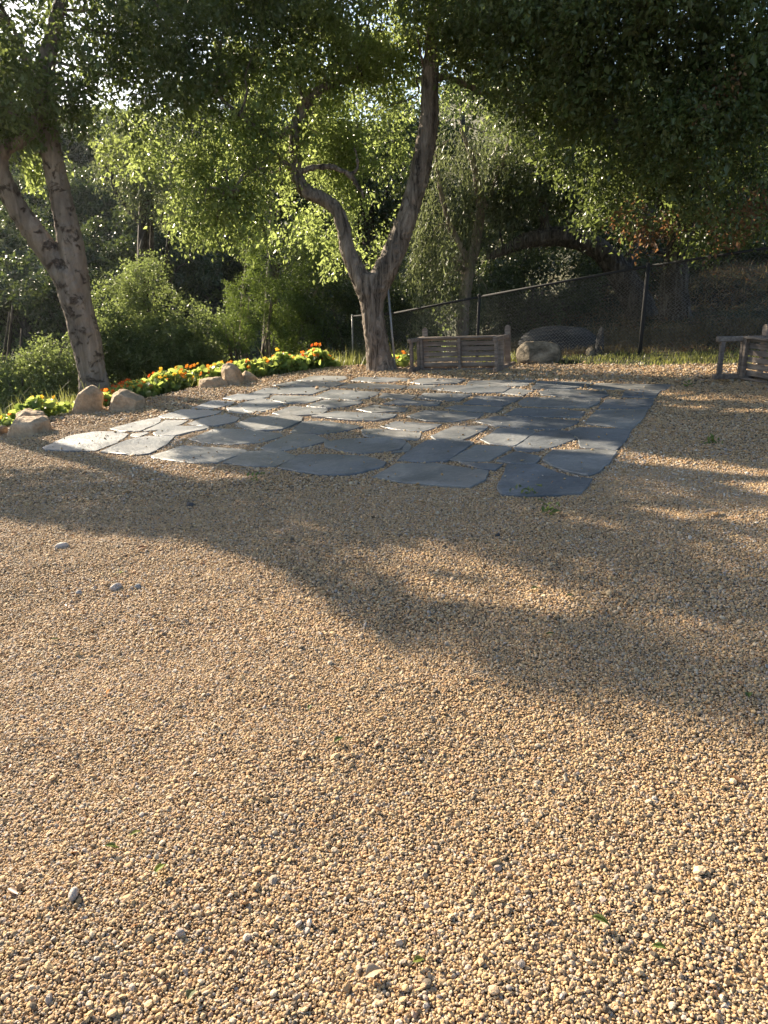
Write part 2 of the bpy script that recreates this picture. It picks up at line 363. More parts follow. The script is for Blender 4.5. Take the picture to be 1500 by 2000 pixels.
def lit_landing(P):
    """True where the shadow of a leaf at P would fall in one of the sunlit patches of the yard"""
    P = np.asarray(P, float)
    k = (P[:, 2] - SLOPE * P[:, 0]) / (SUN.z - SLOPE * SUN.x)
    L = P - k[:, None] * np.array(SUN)
    px, f = topix(L)
    m = np.zeros(len(P), bool)
    front = f > 0.4
    for poly in LIT: m |= in_poly(px, poly)
    isl = in_poly(px, [(640, 1115), (740, 1075), (860, 1052), (960, 1100), (1100, 1145), (1200, 1195), (1150, 1225), (1000, 1190), (850, 1178), (740, 1145)])
    m |= isl & (snoise(P, 2.3, 2, 3) > -0.45)
    soft = np.zeros(len(P), bool)
    for poly in LIT_SOFT: soft |= in_poly(px, poly)
    m |= soft & (snoise(P, 3.1, 2, 5) > 0.05)
    m &= front
    m |= (~front) | (L[:, 1] < 1.5)
    S = np.array(SUN)
    for c, rad in SUNNY:
        v = P - c; t = v @ S; dd = np.linalg.norm(v - t[:, None] * S, axis=1)
        m |= (t > rad + .3) & (dd < rad)
    return m

# ------------------------------------------------------------------ ground
def axis(lo, hi, f0, f1, fine, grow):
    a = list(np.arange(f0, f1 + 1e-6, fine)); s = fine
    while a[-1] < hi: s *= grow; a.append(a[-1] + s)
    s = fine; b = [f0]
    while b[-1] > lo: s *= grow; b.append(b[-1] - s)
    return np.array(sorted(b[1:]) + a)
def build_ground():
    xs = axis(-150, 150, -9, 10, 0.12, 1.09); ys = axis(-40, 170, -1, 17, 0.12, 1.07)
    X, Y = np.meshgrid(xs, ys); P = np.stack([X.ravel(), Y.ravel()], 1)
    z = zg(P); d = poly_dist(P, YARD); ins = in_poly(P, YARD); sd = np.where(ins, d, -d)
    P3 = np.column_stack([P, 0 * z])
    g = sstep(-0.12, 0.12, sd + 0.1 * snoise(P3, 3.0, 3, 5))
    nx, ny = len(xs), len(ys)
    I = np.arange(nx * ny).reshape(ny, nx)
    F = np.stack([I[:-1, :-1].ravel(), I[:-1, 1:].ravel(), I[1:, 1:].ravel(), I[1:, :-1].ravel()], 1)
    o = mesh_np('ground', np.column_stack([P, z]), F, M['ground'], smooth=True, attrs={'gravel': g})
    tag(o, 'gravel yard falling away into a canyon and hillside', 'ground', kind='structure')
build_ground()

# ------------------------------------------------------------------ flagstones, outlines as pixels of three zooms of the photograph
def z4(*q): return [(60 + u / 3, 740 + v / 3) for u, v in q]
def z5(*q): return [(500 + u / 3, 720 + v / 3) for u, v in q]
def z6(*q): return [(900 + u * 0.3, 720 + v * 0.3) for u, v in q]
FLAGS = [
    z4((75, 412), (230, 345), (370, 320), (515, 317), (570, 333), (500, 383), (380, 428), (230, 430), (95, 425)),
    z4((598, 330), (672, 320), (690, 327), (640, 346), (588, 345)),
    z4((418, 437), (530, 385), (600, 362), (690, 347), (840, 347), (800, 390), (700, 446), (600, 453), (500, 445)),
    z4((465, 300), (620, 258), (748, 232), (764, 245), (742, 268), (640, 313), (540, 312)),
    z4((752, 272), (790, 250), (922, 250), (880, 273), (770, 303), (660, 314)),
    z4((755, 225), (880, 185), (960, 186), (1118, 195), (1085, 215), (955, 240), (790, 236)),
    z4((945, 180), (1060, 133), (1192, 141), (1170, 160), (1060, 186)),
    z4((725, 325), (800, 285), (1030, 285), (1042, 296), (930, 320), (850, 341), (740, 340)),
    z4((920, 272), (1010, 240), (1140, 213), (1222, 238), (1195, 260), (1080, 284), (1000, 280)),
    z4((1150, 177), (1260, 152), (1490, 160), (1370, 196), (1250, 210), (1165, 202)),
    z4((1130, 122), (1210, 99), (1402, 97), (1390, 115), (1290, 132), (1200, 133)),
    z4((935, 360), (1080, 302), (1250, 305), (1460, 329), (1472, 345), (1350, 380), (1180, 392), (1020, 380)),
    z4((710, 460), (890, 400), (1250, 423), (1262, 440), (1090, 500), (960, 500), (730, 472)),
    [(438, 907), (483, 886), (540, 882), (577, 893), (572, 898), (540, 913), (500, 913)],
    [(462, 830), (493, 818), (560, 814), (591, 818), (588, 826), (550, 842), (500, 845), (475, 838)],
    z5((205, 380), (270, 320), (400, 315), (620, 350), (490, 378), (380, 390), (230, 386)),
    z5((30, 472), (130, 425), (210, 392), (340, 395), (420, 430), (330, 455), (190, 485), (60, 484)),
    z5((135, 590), (260, 515), (420, 513), (640, 525), (755, 560), (740, 585), (560, 630), (420, 632), (250, 612)),
    z5((405, 440), (520, 425), (700, 420), (868, 432), (872, 450), (835, 482), (620, 505), (500, 490), (415, 470)),
    z5((852, 490), (884, 442), (908, 465), (895, 492), (800, 500)),
    z5((622, 367), (720, 362), (800, 368), (960, 384), (960, 402), (940, 425), (760, 418), (640, 402)),
    z5((735, 345), (820, 318), (1082, 334), (1060, 350), (970, 378), (800, 360)),
    z5((835, 545), (920, 480), (1010, 431), (1250, 436), (1270, 446), (1120, 550), (970, 555)),
    z5((690, 645), (820, 568), (1050, 566), (1200, 590), (1352, 612), (1340, 660), (1250, 705), (1100, 695), (880, 676)),
    z5((1140, 543), (1290, 460), (1480, 470), (1492, 480), (1370, 548), (1260, 552)),
    z5((1190, 556), (1300, 566), (1440, 572), (1400, 602), (1330, 600)),
    z5((1030, 405), (1160, 346), (1352, 345), (1340, 365), (1210, 430), (1060, 426)),
    z5((240, 75), (340, 48), (520, 50), (530, 65), (480, 80), (300, 78)),
    z5((555, 76), (605, 55), (902, 62), (880, 80), (680, 86)),
    z5((905, 88), (970, 63), (1222, 70), (1180, 96), (980, 101)),
    z6((35, 120), (60, 86), (482, 82), (430, 118), (250, 126)),
    z6((465, 142), (502, 92), (862, 98), (820, 126), (700, 138)),
    z6((832, 136), (882, 104), (1365, 112), (1320, 148), (1180, 146), (1050, 143)),
    z5((100, 106), (225, 81), (470, 85), (525, 92), (455, 114), (260, 110)),
    z5((548, 98), (660, 93), (882, 106), (850, 125), (700, 124), (490, 118)),
    z5((888, 122), (902, 105), (1062, 106), (1010, 127)),
    z5((1022, 129), (1090, 106), (1240, 109), (1492, 121), (1440, 150), (1250, 150)),
    z6((258, 168), (340, 137), (470, 152), (400, 183)),
    z6((512, 162), (580, 144), (700, 146), (932, 160), (958, 180), (920, 196), (700, 196), (540, 182)),
    z6((1055, 192), (1070, 155), (1298, 153), (1258, 198)),
    z5((-40, 158), (60, 121), (200, 113), (432, 122), (330, 160), (140, 156)),
    z5((345, 172), (440, 131), (722, 145), (700, 165), (600, 194), (420, 182)),
    z5((725, 177), (748, 151), (935, 166), (905, 186), (800, 184)),
    z5((950, 180), (985, 152), (1262, 158), (1190, 198), (1080, 195)),
    z6((20, 237), (110, 188), (398, 194), (350, 222), (260, 256), (150, 242)),
    z6((380, 230), (430, 198), (905, 205), (892, 235), (830, 262), (620, 260), (400, 250)),
    z6((900, 266), (945, 212), (1252, 212), (1222, 268)),
    z6((812, 365), (880, 280), (1216, 276), (1180, 330), (1110, 402), (990, 388)),
    z5((80, 190), (105, 166), (330, 170), (385, 186), (300, 210), (180, 210)),
    z5((300, 225), (400, 190), (622, 200), (600, 215), (470, 237), (420, 240)),
    z5((100, 270), (210, 230), (400, 243), (422, 252), (380, 276), (160, 285)),
    z5((330, 290), (470, 262), (822, 276), (800, 295), (690, 315), (560, 310), (400, 296)),
    z5((590, 247), (700, 223), (882, 240), (870, 258), (680, 264)),
    z5((750, 215), (830, 191), (1082, 205), (1060, 226), (960, 223)),
    z5((890, 290), (990, 256), (1332, 270), (1300, 295), (1160, 320), (1000, 315)),
    z5((1110, 242), (1170, 226), (1442, 238), (1400, 265), (1250, 259)),
    z6((288, 308), (370, 265), (640, 272), (802, 290), (770, 324), (560, 322)),
    z6((100, 352), (230, 320), (450, 327), (762, 350), (740, 370), (640, 402), (440, 400), (240, 382)),
    z6((135, 470), (250, 396), (470, 410), (482, 425), (340, 515), (190, 497)),
    z6((350, 525), (482, 432), (560, 408), (690, 416), (742, 468), (620, 515), (480, 550), (370, 545)),
    z6((700, 420), (770, 392), (1110, 406), (1060, 480), (1010, 540), (880, 530), (780, 520), (770, 468)),
    z6((240, 610), (350, 556), (500, 580), (512, 595), (480, 630), (330, 628)),
    z6((540, 600), (600, 542), (880, 541), (1010, 552), (960, 620), (900, 680), (830, 705), (700, 680), (590, 640)),
    z6((245, 790), (300, 640), (500, 636), (560, 665), (700, 716), (842, 731), (780, 820), (600, 835), (400, 835), (270, 825)),
    z5((-105, 215), (30, 183), (75, 192), (160, 212), (100, 232), (-20, 262), (-60, 255)),
]
SLAB_POLY = []
def build_patio():
    corners = [onyard(*c) for c in ((80, 884), (1145, 975), (1305, 752), (565, 742))]
    r = random.Random(5)
    bm = bmesh.new(); n = 22
    grid = [[None] * (n + 1) for _ in range(n + 1)]
    for i in range(n + 1):
        for j in range(n + 1):
            u, v = i / n, j / n
            p = (corners[0] * (1 - u) + corners[1] * u) * (1 - v) + (corners[3] * (1 - u) + corners[2] * u) * v
            grid[i][j] = bm.verts.new((p.x, p.y, zg1(p.x, p.y) + 0.004))
    for i in range(n):
        for j in range(n):
            bm.faces.new((grid[i][j], grid[i + 1][j], grid[i + 1][j + 1], grid[i][j + 1]))
    me = bpy.data.meshes.new('patio'); bm.to_mesh(me); bm.free(); me.materials.append(M['ground'])
    a = me.attributes.new('gravel', 'FLOAT', 'POINT'); a.data.foreach_set('value', np.ones(len(me.vertices), np.float32))
    pat = link(bpy.data.objects.new('patio', me)); tag(pat, 'irregular blue grey flagstone patio bedded in tan gravel', 'patio', kind='structure')
    for q in FLAGS:
        w = [onyard(*c) for c in q]
        c0 = sum(w, Vector()) / len(w)
        area = sum(w[i].x * w[(i + 1) % len(w)].y - w[(i + 1) % len(w)].x * w[i].y for i in range(len(w)))
        if area < 0: w.reverse()
        w = [c0 + (p - c0) * (1 + 0.016 / max((p - c0).length, .12)) for p in w]
        # broken, slightly wavy edges
        pts = []
        for i in range(len(w)):
            a_, b_ = w[i], w[(i + 1) % len(w)]
            L = (b_ - a_).length; k = max(2, int(L / 0.07))
            nrm = Vector((b_.y - a_.y, a_.x - b_.x, 0)).normalized()
            for s in range(k):
                t = s / k; off = r.gauss(0, 0.003) + 0.004 * math.sin(7 * t + i * 2.1 + c0.x * 9)
                if s == 0: off = -0.003
                pts.append(a_.lerp(b_, t) + nrm * off)
        SLAB_POLY.append([(p.x, p.y) for p in pts])
        tilt = (r.gauss(0, 0.004), r.gauss(0, 0.004)); th = r.uniform(0.017, 0.025)
        bm = bmesh.new()
        def zz(p): return SLOPE * p.x + th + tilt[0] * (p.x - c0.x) + tilt[1] * (p.y - c0.y)
        inn = []
        for p in pts:
            dv = (c0 - p); dv.z = 0; dv.normalize(); e = r.uniform(0.003, 0.010); inn.append(p + dv * e)
        top = [bm.verts.new((p.x - c0.x, p.y - c0.y, zz(p) - c0.z)) for p in inn]
        mid = [bm.verts.new((p.x - c0.x, p.y - c0.y, zz(p) - c0.z - r.uniform(0.003, 0.009))) for p in pts]
        low = [bm.verts.new((p.x - c0.x, p.y - c0.y, zz(p) - c0.z - 0.06)) for p in pts]
        m = len(pts)
        f = bm.faces.new(top)
        for i in range(m):
            j = (i + 1) % m
            bm.faces.new((mid[i], mid[j], top[j], top[i])); bm.faces.new((low[i], low[j], mid[j], mid[i]))
        bmesh.ops.triangulate(bm, faces=[f])
        o = bm_obj('flagstone', bm, M['slate'], pat); o.location = c0
build_patio()

# ------------------------------------------------------------------ gravel: real stones
STONES = bpy.data.collections.new('stone_shapes')
def build_stone_shapes():
    r = np.random.default_rng(21)
    for k in range(8):
        bm = bmesh.new(); bmesh.ops.create_icosphere(bm, subdivisions=2 if k < 4 else 1, radius=1.0)
        V = np.array([v.co[:] for v in bm.verts])
        for c in range(5):
            n = r.normal(size=3); n /= np.linalg.norm(n); h = r.uniform(0.62, 0.9)
            d = V @ n - h; V = V - np.clip(d, 0, None)[:, None] * n
        V *= (1 + 0.07 * r.normal(size=(len(V), 1)))
        V *= np.array([1.0, r.uniform(0.62, 0.95), r.uniform(0.38, 0.68)])
        for v, c in zip(bm.verts, V): v.co = c
        me = bpy.data.meshes.new('stone'); bm.to_mesh(me); bm.free(); me.materials.append(M['stone'])
        STONES.objects.link(bpy.data.objects.new('stone_%d' % k, me))
build_stone_shapes()
def build_gravel():
    r = np.random.default_rng(5)
    chunks = []
    def band(y0, y1, cell, size, layers=1):
        hx = 1.9 + 0.62 * y1
        for l in range(layers):
            xs = np.arange(-hx, hx, cell); ys = np.arange(y0, y1, cell)
            X, Y = np.meshgrid(xs, ys); P = np.stack([X.ravel(), Y.ravel()], 1) + r.uniform(-0.6, 0.6, (X.size, 2)) * cell
            P = P[np.abs(P[:, 0]) < 1.6 + 0.60 * P[:, 1]]
            chunks.append((P, np.full(len(P), size), np.full(len(P), l * 0.4)))
    band(0.55, 3.0, 0.0062, 0.0043, 1); band(0.55, 3.0, 0.018, 0.0058, 1)
    band(3.0, 5.5, 0.0083, 0.0055, 1); band(3.0, 5.5, 0.025, 0.0068, 1)
    band(5.5, 9.0, 0.0135, 0.0083, 1)
    band(9.0, 14.0, 0.026, 0.0150, 1)
    P = np.concatenate([c[0] for c in chunks]); S = np.concatenate([c[1] for c in chunks]); LZ = np.concatenate([c[2] for c in chunks])
    ins = in_poly(P, YARD); d = poly_dist(P, YARD)
    keep = ins | (d < r.exponential(0.06, len(P)))
    keep &= ~(ins & (d < 0.1) & (r.random(len(P)) < 0.35))
    P, S, LZ = P[keep], S[keep], LZ[keep]
    # stones on the slabs are rare, most lie in the joints
    on = np.zeros(len(P), bool)
    box = (P[:, 0] > -4) & (P[:, 0] < 4) & (P[:, 1] > 4) & (P[:, 1] < 12.6); bi = np.where(box)[0]
    for q in SLAB_POLY:
        xs = [a for a, b in q]; ys = [b for a, b in q]
        sel = bi[(P[bi, 0] > min(xs)) & (P[bi, 0] < max(xs)) & (P[bi, 1] > min(ys)) & (P[bi, 1] < max(ys))]
        if len(sel): on[sel[in_poly(P[sel], q)]] = True
    stay = ~on | (r.random(len(P)) < 0.0035)
    P, S, LZ, on = P[stay], S[stay], LZ[stay], on[stay]
    n = len(P)
    sc = S * np.exp(r.normal(0, 0.29, n)); big = r.random(n) < 0.006; sc[big] *= 1.6
    z = zg(P) + 0.002 + LZ * sc + r.uniform(-0.35, 0.65, n) * sc
    z[on] = SLOPE * P[on, 0] + 0.022 + sc[on] * 0.4
    rot = np.stack([r.normal(0, 0.45, n), r.normal(0, 0.45, n), r.uniform(0, 6.283, n)], 1)
    P3 = np.column_stack([P, z])
    big_tone = 0.16 * snoise(np.column_stack([P, 0 * z]), 0.9, 4, 4) - 0.04
    tone = np.clip(r.beta(1.35, 1.35, n) + big_tone * 0.8, 0, 1)
    me = bpy.data.meshes.new('gravel')
    me.vertices.add(n); me.vertices.foreach_set('co', P3.astype(np.float32).ravel())
    def fa(nm, typ, arr, key):
        a = me.attributes.new(nm, typ, 'POINT'); a.data.foreach_set(key, arr)
    fa('tone', 'FLOAT', tone.astype(np.float32), 'value'); fa('size', 'FLOAT', sc.astype(np.float32), 'value')
    fa('turn', 'FLOAT_VECTOR', rot.astype(np.float32).ravel(), 'vector'); fa('pick', 'INT', r.integers(0, 8, n).astype(np.int32), 'value')
    me.update()
    o = link(bpy.data.objects.new('gravel', me)); tag(o, 'loose tan and golden gravel stones covering the yard', 'gravel', kind='stuff')
    ng = bpy.data.node_groups.new('scatter_stones', 'GeometryNodeTree')
    ng.interface.new_socket('Geometry', in_out='INPUT', socket_type='NodeSocketGeometry')
    ng.interface.new_socket('Geometry', in_out='OUTPUT', socket_type='NodeSocketGeometry')
    gi = ng.nodes.new('NodeGroupInput'); go = ng.nodes.new('NodeGroupOutput')
    ci = ng.nodes.new('GeometryNodeCollectionInfo'); ci.inputs['Collection'].default_value = STONES
    ci.inputs['Separate Children'].default_value = True; ci.inputs['Reset Children'].default_value = True
    ip = ng.nodes.new('GeometryNodeInstanceOnPoints'); ip.inputs['Pick Instance'].default_value = True
    def na(nm, typ):
        a = ng.nodes.new('GeometryNodeInputNamedAttribute'); a.data_type = typ; a.inputs['Name'].default_value = nm; return a.outputs['Attribute']
    L = ng.links.new
    L(gi.outputs[0], ip.inputs['Points']); L(ci.outputs[0], ip.inputs['Instance'])
    L(na('pick', 'INT'), ip.inputs['Instance Index']); L(na('turn', 'FLOAT_VECTOR'), ip.inputs['Rotation']); L(na('size', 'FLOAT'), ip.inputs['Scale'])
    L(ip.outputs[0], go.inputs[0])
    md = o.modifiers.new('scatter', 'NODES'); md.node_group = ng
build_gravel()

# ------------------------------------------------------------------ trunks
def catmull(pts, per=8):
    pts = [np.array(p, float) for p in pts]; out = []
    for i in range(len(pts) - 1):
        p0 = pts[max(i - 1, 0)]; p1 = pts[i]; p2 = pts[i + 1]; p3 = pts[min(i + 2, len(pts) - 1)]
        for s in range(per):
            t = s / per
            out.append(0.5 * ((2 * p1) + (-p0 + p2) * t + (2 * p0 - 5 * p1 + 4 * p2 - p3) * t * t + (-p0 + 3 * p1 - 3 * p2 + p3) * t ** 3))
    out.append(pts[-1]); return out
def tube(pts, per=7, sides=14, rough=0.06, seed=0):
    """pts: (x, y, z, r); returns V, F (quads) of a closed tapering tube"""
    c = np.array(catmull(pts, per)); n = len(c)
    T = np.gradient(c[:, :3], axis=0); T /= np.linalg.norm(T, axis=1)[:, None] + 1e-9
    up = np.array([0.3, 0.9, 0.1]); V = []
    for i in range(n):
        a = up - T[i] * (up @ T[i]); a /= np.linalg.norm(a); b = np.cross(T[i], a); up = a
        th = np.linspace(0, 2 * np.pi, sides, endpoint=False)
        ring = np.cos(th)[:, None] * a + np.sin(th)[:, None] * b
        P = c[i, :3] + ring * max(c[i, 3], 0.002)
        nz = snoise(P + seed, 3.0, 3, seed % 5)
        V.append(c[i, :3] + ring * (max(c[i, 3], 0.002) * (1 + rough * 1.6 * nz))[:, None])
    V = np.concatenate(V); F = []
    for i in range(n - 1):
        for k in range(sides):
            k2 = (k + 1) % sides
            F.append((i * sides + k, i * sides + k2, (i + 1) * sides + k2, (i + 1) * sides + k))
    b0 = len(V); V = np.vstack([V, c[0, :3], c[-1, :3]])
    for k in range(sides):
        k2 = (k + 1) % sides
        F.append((b0, k2, k, b0)); F.append((b0 + 1, (n - 1) * sides + k, (n - 1) * sides + k2, b0 + 1))
    return V, F
def tubes_obj(name, paths, mat, parent, org, remesh=0.0, sides=14, per=7, rough=0.06):
    bm = bmesh.new()
    for j, p in enumerate(paths):
        V, F = tube(p, per, sides, rough, j)
        vv = [bm.verts.new(Vector(v) - org) for v in V]
        for f in F:
            f = list(dict.fromkeys(f))
            try: bm.faces.new([vv[i] for i in f])
            except ValueError: pass
    bmesh.ops.recalc_face_normals(bm, faces=bm.faces)
    o = bm_obj(name, bm, mat, parent, True)
    if remesh:
        m = o.modifiers.new('blend', 'REMESH'); m.mode = 'VOXEL'; m.voxel_size = remesh; m.use_smooth_shade = True
        s = o.modifiers.new('soften', 'SMOOTH'); s.iterations = 4; s.factor = 0.6
        tx = bpy.data.textures.new('bark_relief', 'CLOUDS'); tx.noise_scale = 0.07; tx.noise_depth = 3
        dm = o.modifiers.new('relief', 'DISPLACE'); dm.texture = tx; dm.strength = 0.05; dm.mid_level = 0.5; dm.texture_coords = 'LOCAL'
    return o
def path(Y, *q):
    """(px, py, r) or (px, py, r, dY)"""
    out = []
    for p in q:
        w = at(p[0], p[1], Y + (p[3] if len(p) > 3 else 0)); out.append((w.x, w.y, w.z, p[2]))
    return out

# ------------------------------------------------------------------ foliage
def leaf_mesh(name, C, D, Nn, L, W, tone, mat, parent, org, fold=0.25):
    """diamond leaves folded on the midrib: C base, D direction, Nn normal"""
    n = len(C)
    S = np.cross(D, Nn); S /= np.linalg.norm(S, axis=1)[:, None] + 1e-9
    U = np.cross(S, D)
    L = L[:, None]; W = W[:, None]
    A = C; T = C + D * L - U * L * 0.12
    Lf = C + D * L * 0.45 + S * W * 0.5 + U * W * fold; Rt = C + D * L * 0.45 - S * W * 0.5 + U * W * fold
    V = np.stack([A, Rt, T, Lf], 1).reshape(-1, 3) - np.array(org)
    b = np.arange(n)[:, None] * 4
    F = np.concatenate([b + np.array([0, 1, 2]), b + np.array([0, 2, 3])], 0)
    return mesh_np(name, V, F, mat, parent, False, {'tone': np.repeat(np.clip(tone, 0, 1), 4)})
def unit(a): return a / (np.linalg.norm(a, axis=1)[:, None] + 1e-9)
def sample_leaves(blobs, per_m3, leaves, L, seed, twig=0.3, droop=0.25, spread=0.09, shell=0.55, ratio=0.55, cull=True, size_var=0.3, hang=0.0, tmax=None):
    """blobs: (centre Vector, (rx, ry, rz)[, density factor]); clumps of leaves on short twigs"""
    r = np.random.default_rng(seed); CC = []; OO = []
    for bl in blobs:
        c = np.array(bl[0]); R = np.array(bl[1]); df = bl[2] if len(bl) > 2 else 1.0
        vol = 4.19 * R.prod(); n = max(6, int(vol * per_m3 * df))
        u = unit(r.normal(size=(n, 3))); rad = r.random(n) ** (1 / 3.0); rad = np.where(r.random(n) < shell, 0.72 + 0.34 * r.random(n), rad)
        lump = 1 + 0.22 * snoise(u * 1.0 + c, 2.6, 3, seed % 6)
        CC.append(c + u * R * (rad * lump)[:, None]); OO.append(u)
    CC = np.concatenate(CC); OO = np.concatenate(OO); n = len(CC)
    # gaps between sprays
    g = snoise(CC, 1.6, 3, (seed + 2) % 6); keep = r.random(n) < sstep(-0.5, 0.25, g) * 0.92 + 0.08
    CC, OO = CC[keep], OO[keep]; n = len(CC)
    td = unit(OO * 0.8 + r.normal(size=(n, 3)) * 0.7 + np.array([0, 0, -droop - hang]))
    ctone = r.normal(0, 0.24, n)
    k = leaves; I = np.repeat(np.arange(n), k); m = len(I)
    along = r.random(m); tw = twig * (0.7 + 0.6 * r.random(n))
    C = CC[I] + td[I] * (along * tw[I])[:, None] + r.normal(0, spread, (m, 3))
    C[:, 2] -= hang * along ** 1.5 * tw[I] * 0.6
    D = unit(td[I] * 0.7 + r.normal(size=(m, 3)) * 0.75 + np.array([0, 0, -droop]))
    Nn = unit(r.normal(size=(m, 3)) * 0.75 + np.array([0, 0, 0.75]))
    Ls = L * np.exp(r.normal(0, size_var, m)); tone = np.clip(0.5 + ctone[I] + r.normal(0, 0.17, m), 0, 1)
    if cull:
        bad = lit_landing(C)
        if cull is not True: bad &= np.random.default_rng(seed + 1).random(n)[I] < cull
        C, D, Nn, Ls, tone = C[~bad], D[~bad], Nn[~bad], Ls[~bad], tone[~bad]
    return C, D, Nn, Ls, Ls * ratio, tone, CC
def crown(name, mat, parent, org, blobs, per_m3, leaves, L, seed, **kw):
    ratio_fold = kw.pop('fold', 0.25)
    C, D, Nn, Ls, W, t, CC = sample_leaves(blobs, per_m3, leaves, L, seed, **kw)
    global LEAF_TOTAL
    LEAF_TOTAL += len(C)
    return leaf_mesh(name, C, D, Nn, Ls, W, t, mat, parent, org, ratio_fold)
LEAF_TOTAL = 0
def twigs(parent, org, mat, starts, blobs, n, seed, r0=0.018):
    """branches that leave the limbs and reach into the crown"""
    r = random.Random(seed); paths = []
    for i in range(n):
        b = r.choice(blobs); c = Vector(b[0]) + Vector([r.uniform(-0.7, 0.7) * b[1][k] for k in range(3)])
        s = min(starts, key=lambda q: (Vector(q[:3]) - c).length + r.uniform(0, 0.5)); s = Vector(s[:3])
        m = s.lerp(c, 0.5) + Vector((r.gauss(0, .12), r.gauss(0, .12), r.gauss(0.08, .1)))
        if lit_landing([m, c, m.lerp(c, .5)]).any(): continue
        q = s.lerp(c, 0.25) + Vector((r.gauss(0, .06), r.gauss(0, .06), r.gauss(0.04, .05)))
        paths.append([(*s, r0 * 1.3), (*q, r0), (*m, r0 * 0.75), (*c, r0 * 0.3)])
    o = tubes_obj('branches', paths, mat, parent, org, 0, 5, 4, 0.02); o['kind'] = 'stuff'; return o
def B(px, py, Y, rx, ry, rz, df=1.0): return (at(px, py, Y), (rx, ry, rz), df)
def root(name, x, y, label, cat, group=None):
    o = empty(name, (x, y, zg1(x, y))); tag(o, label, cat, group); return o, Vector(o.location)

def tree_left():
    b = onyard(187, 772); t, org = root('forked_tree', b.x, b.y, 'tree with mottled grey brown trunk forking in two behind the sandstone boulders', 'tree')
    Y = b.y
    p1 = path(Y, (190, 805, .40), (188, 778, .285), (181, 735, .225), (170, 680, .215), (156, 615, .21), (141, 565, .22), (130, 525, .2))
    pr = path(Y, (158, 610, .17), (150, 560, .19), (142, 500, .19), (126, 420, .172), (110, 345, .16), (100, 290, .15), (90, 220, .14, .2), (92, 120, .12, .4), (115, 20, .09, .6), (150, -120, .05, .8))
    pl = path(Y, (150, 600, .15), (128, 545, .17), (100, 500, .165), (65, 452, .155, -.1), (30, 398, .145, -.2), (6, 350, .13, -.3), (-2, 315, .115, -.35), (14, 288, .10, -.35), (50, 268, .085, -.3), (75, 225, .07, -.2), (60, 140, .05), (20, 40, .03))
    tubes_obj('trunk', [p1, pr, pl], M['bark_mottled'], t, org, 0.024)
    blobs = [B(40, 150, 11.3, 1.1, 1.1, .75), B(190, 110, 12, 1.3, 1.2, .8), B(320, 130, 12.4, 1.1, 1.1, .75), B(420, 60, 12.6, 1.1, 1.1, .7), B(150, -90, 12, 2.5, 2.2, 1.2, .6), B(-150, 70, 11.3, 1.6, 1.6, 1.2),
             B(-120, -180, 12, 2.4, 2.2, 1.3, .6), B(350, -120, 12.5, 1.8, 1.8, 1.0, .6), B(110, 210, 11.9, .7, .7, .4), B(260, 200, 12.4, .75, .8, .40, .6), B(350, 200, 12.6, .7, .7, .40, .5), B(500, -20, 12.8, 1.2, 1.2, .8),
             B(-260, 200, 11.5, 1.2, 1.2, .8), B(25, 45, 13.4, .75, .7, .5, 1.3), B(110, 40, 13.2, .6, .6, .5), B(20, 130, 13.4, .6, .6, .4), B(225, 175, 13.2, .5, .5, .3, .8)]
    crown('crown', M['leaf_oak'], t, org, blobs, 44, 44, 0.068, 31)
    low = [B(50, 312, 12.2, .30, .3, .22, 2), B(20, 260, 12.2, .35, .3, .22, 2), B(258, 285, 13.0, .36, .4, .36, 1.6), B(225, 260, 13.0, .3, .4, .2, 1.6)]
    crown('lower_foliage', M['leaf_light'], t, org, low, 120, 36, 0.07, 32, cull=False)
    twigs(t, org, M['bark_mottled'], pr[6:] + pl[8:], blobs[:8], 46, 4)
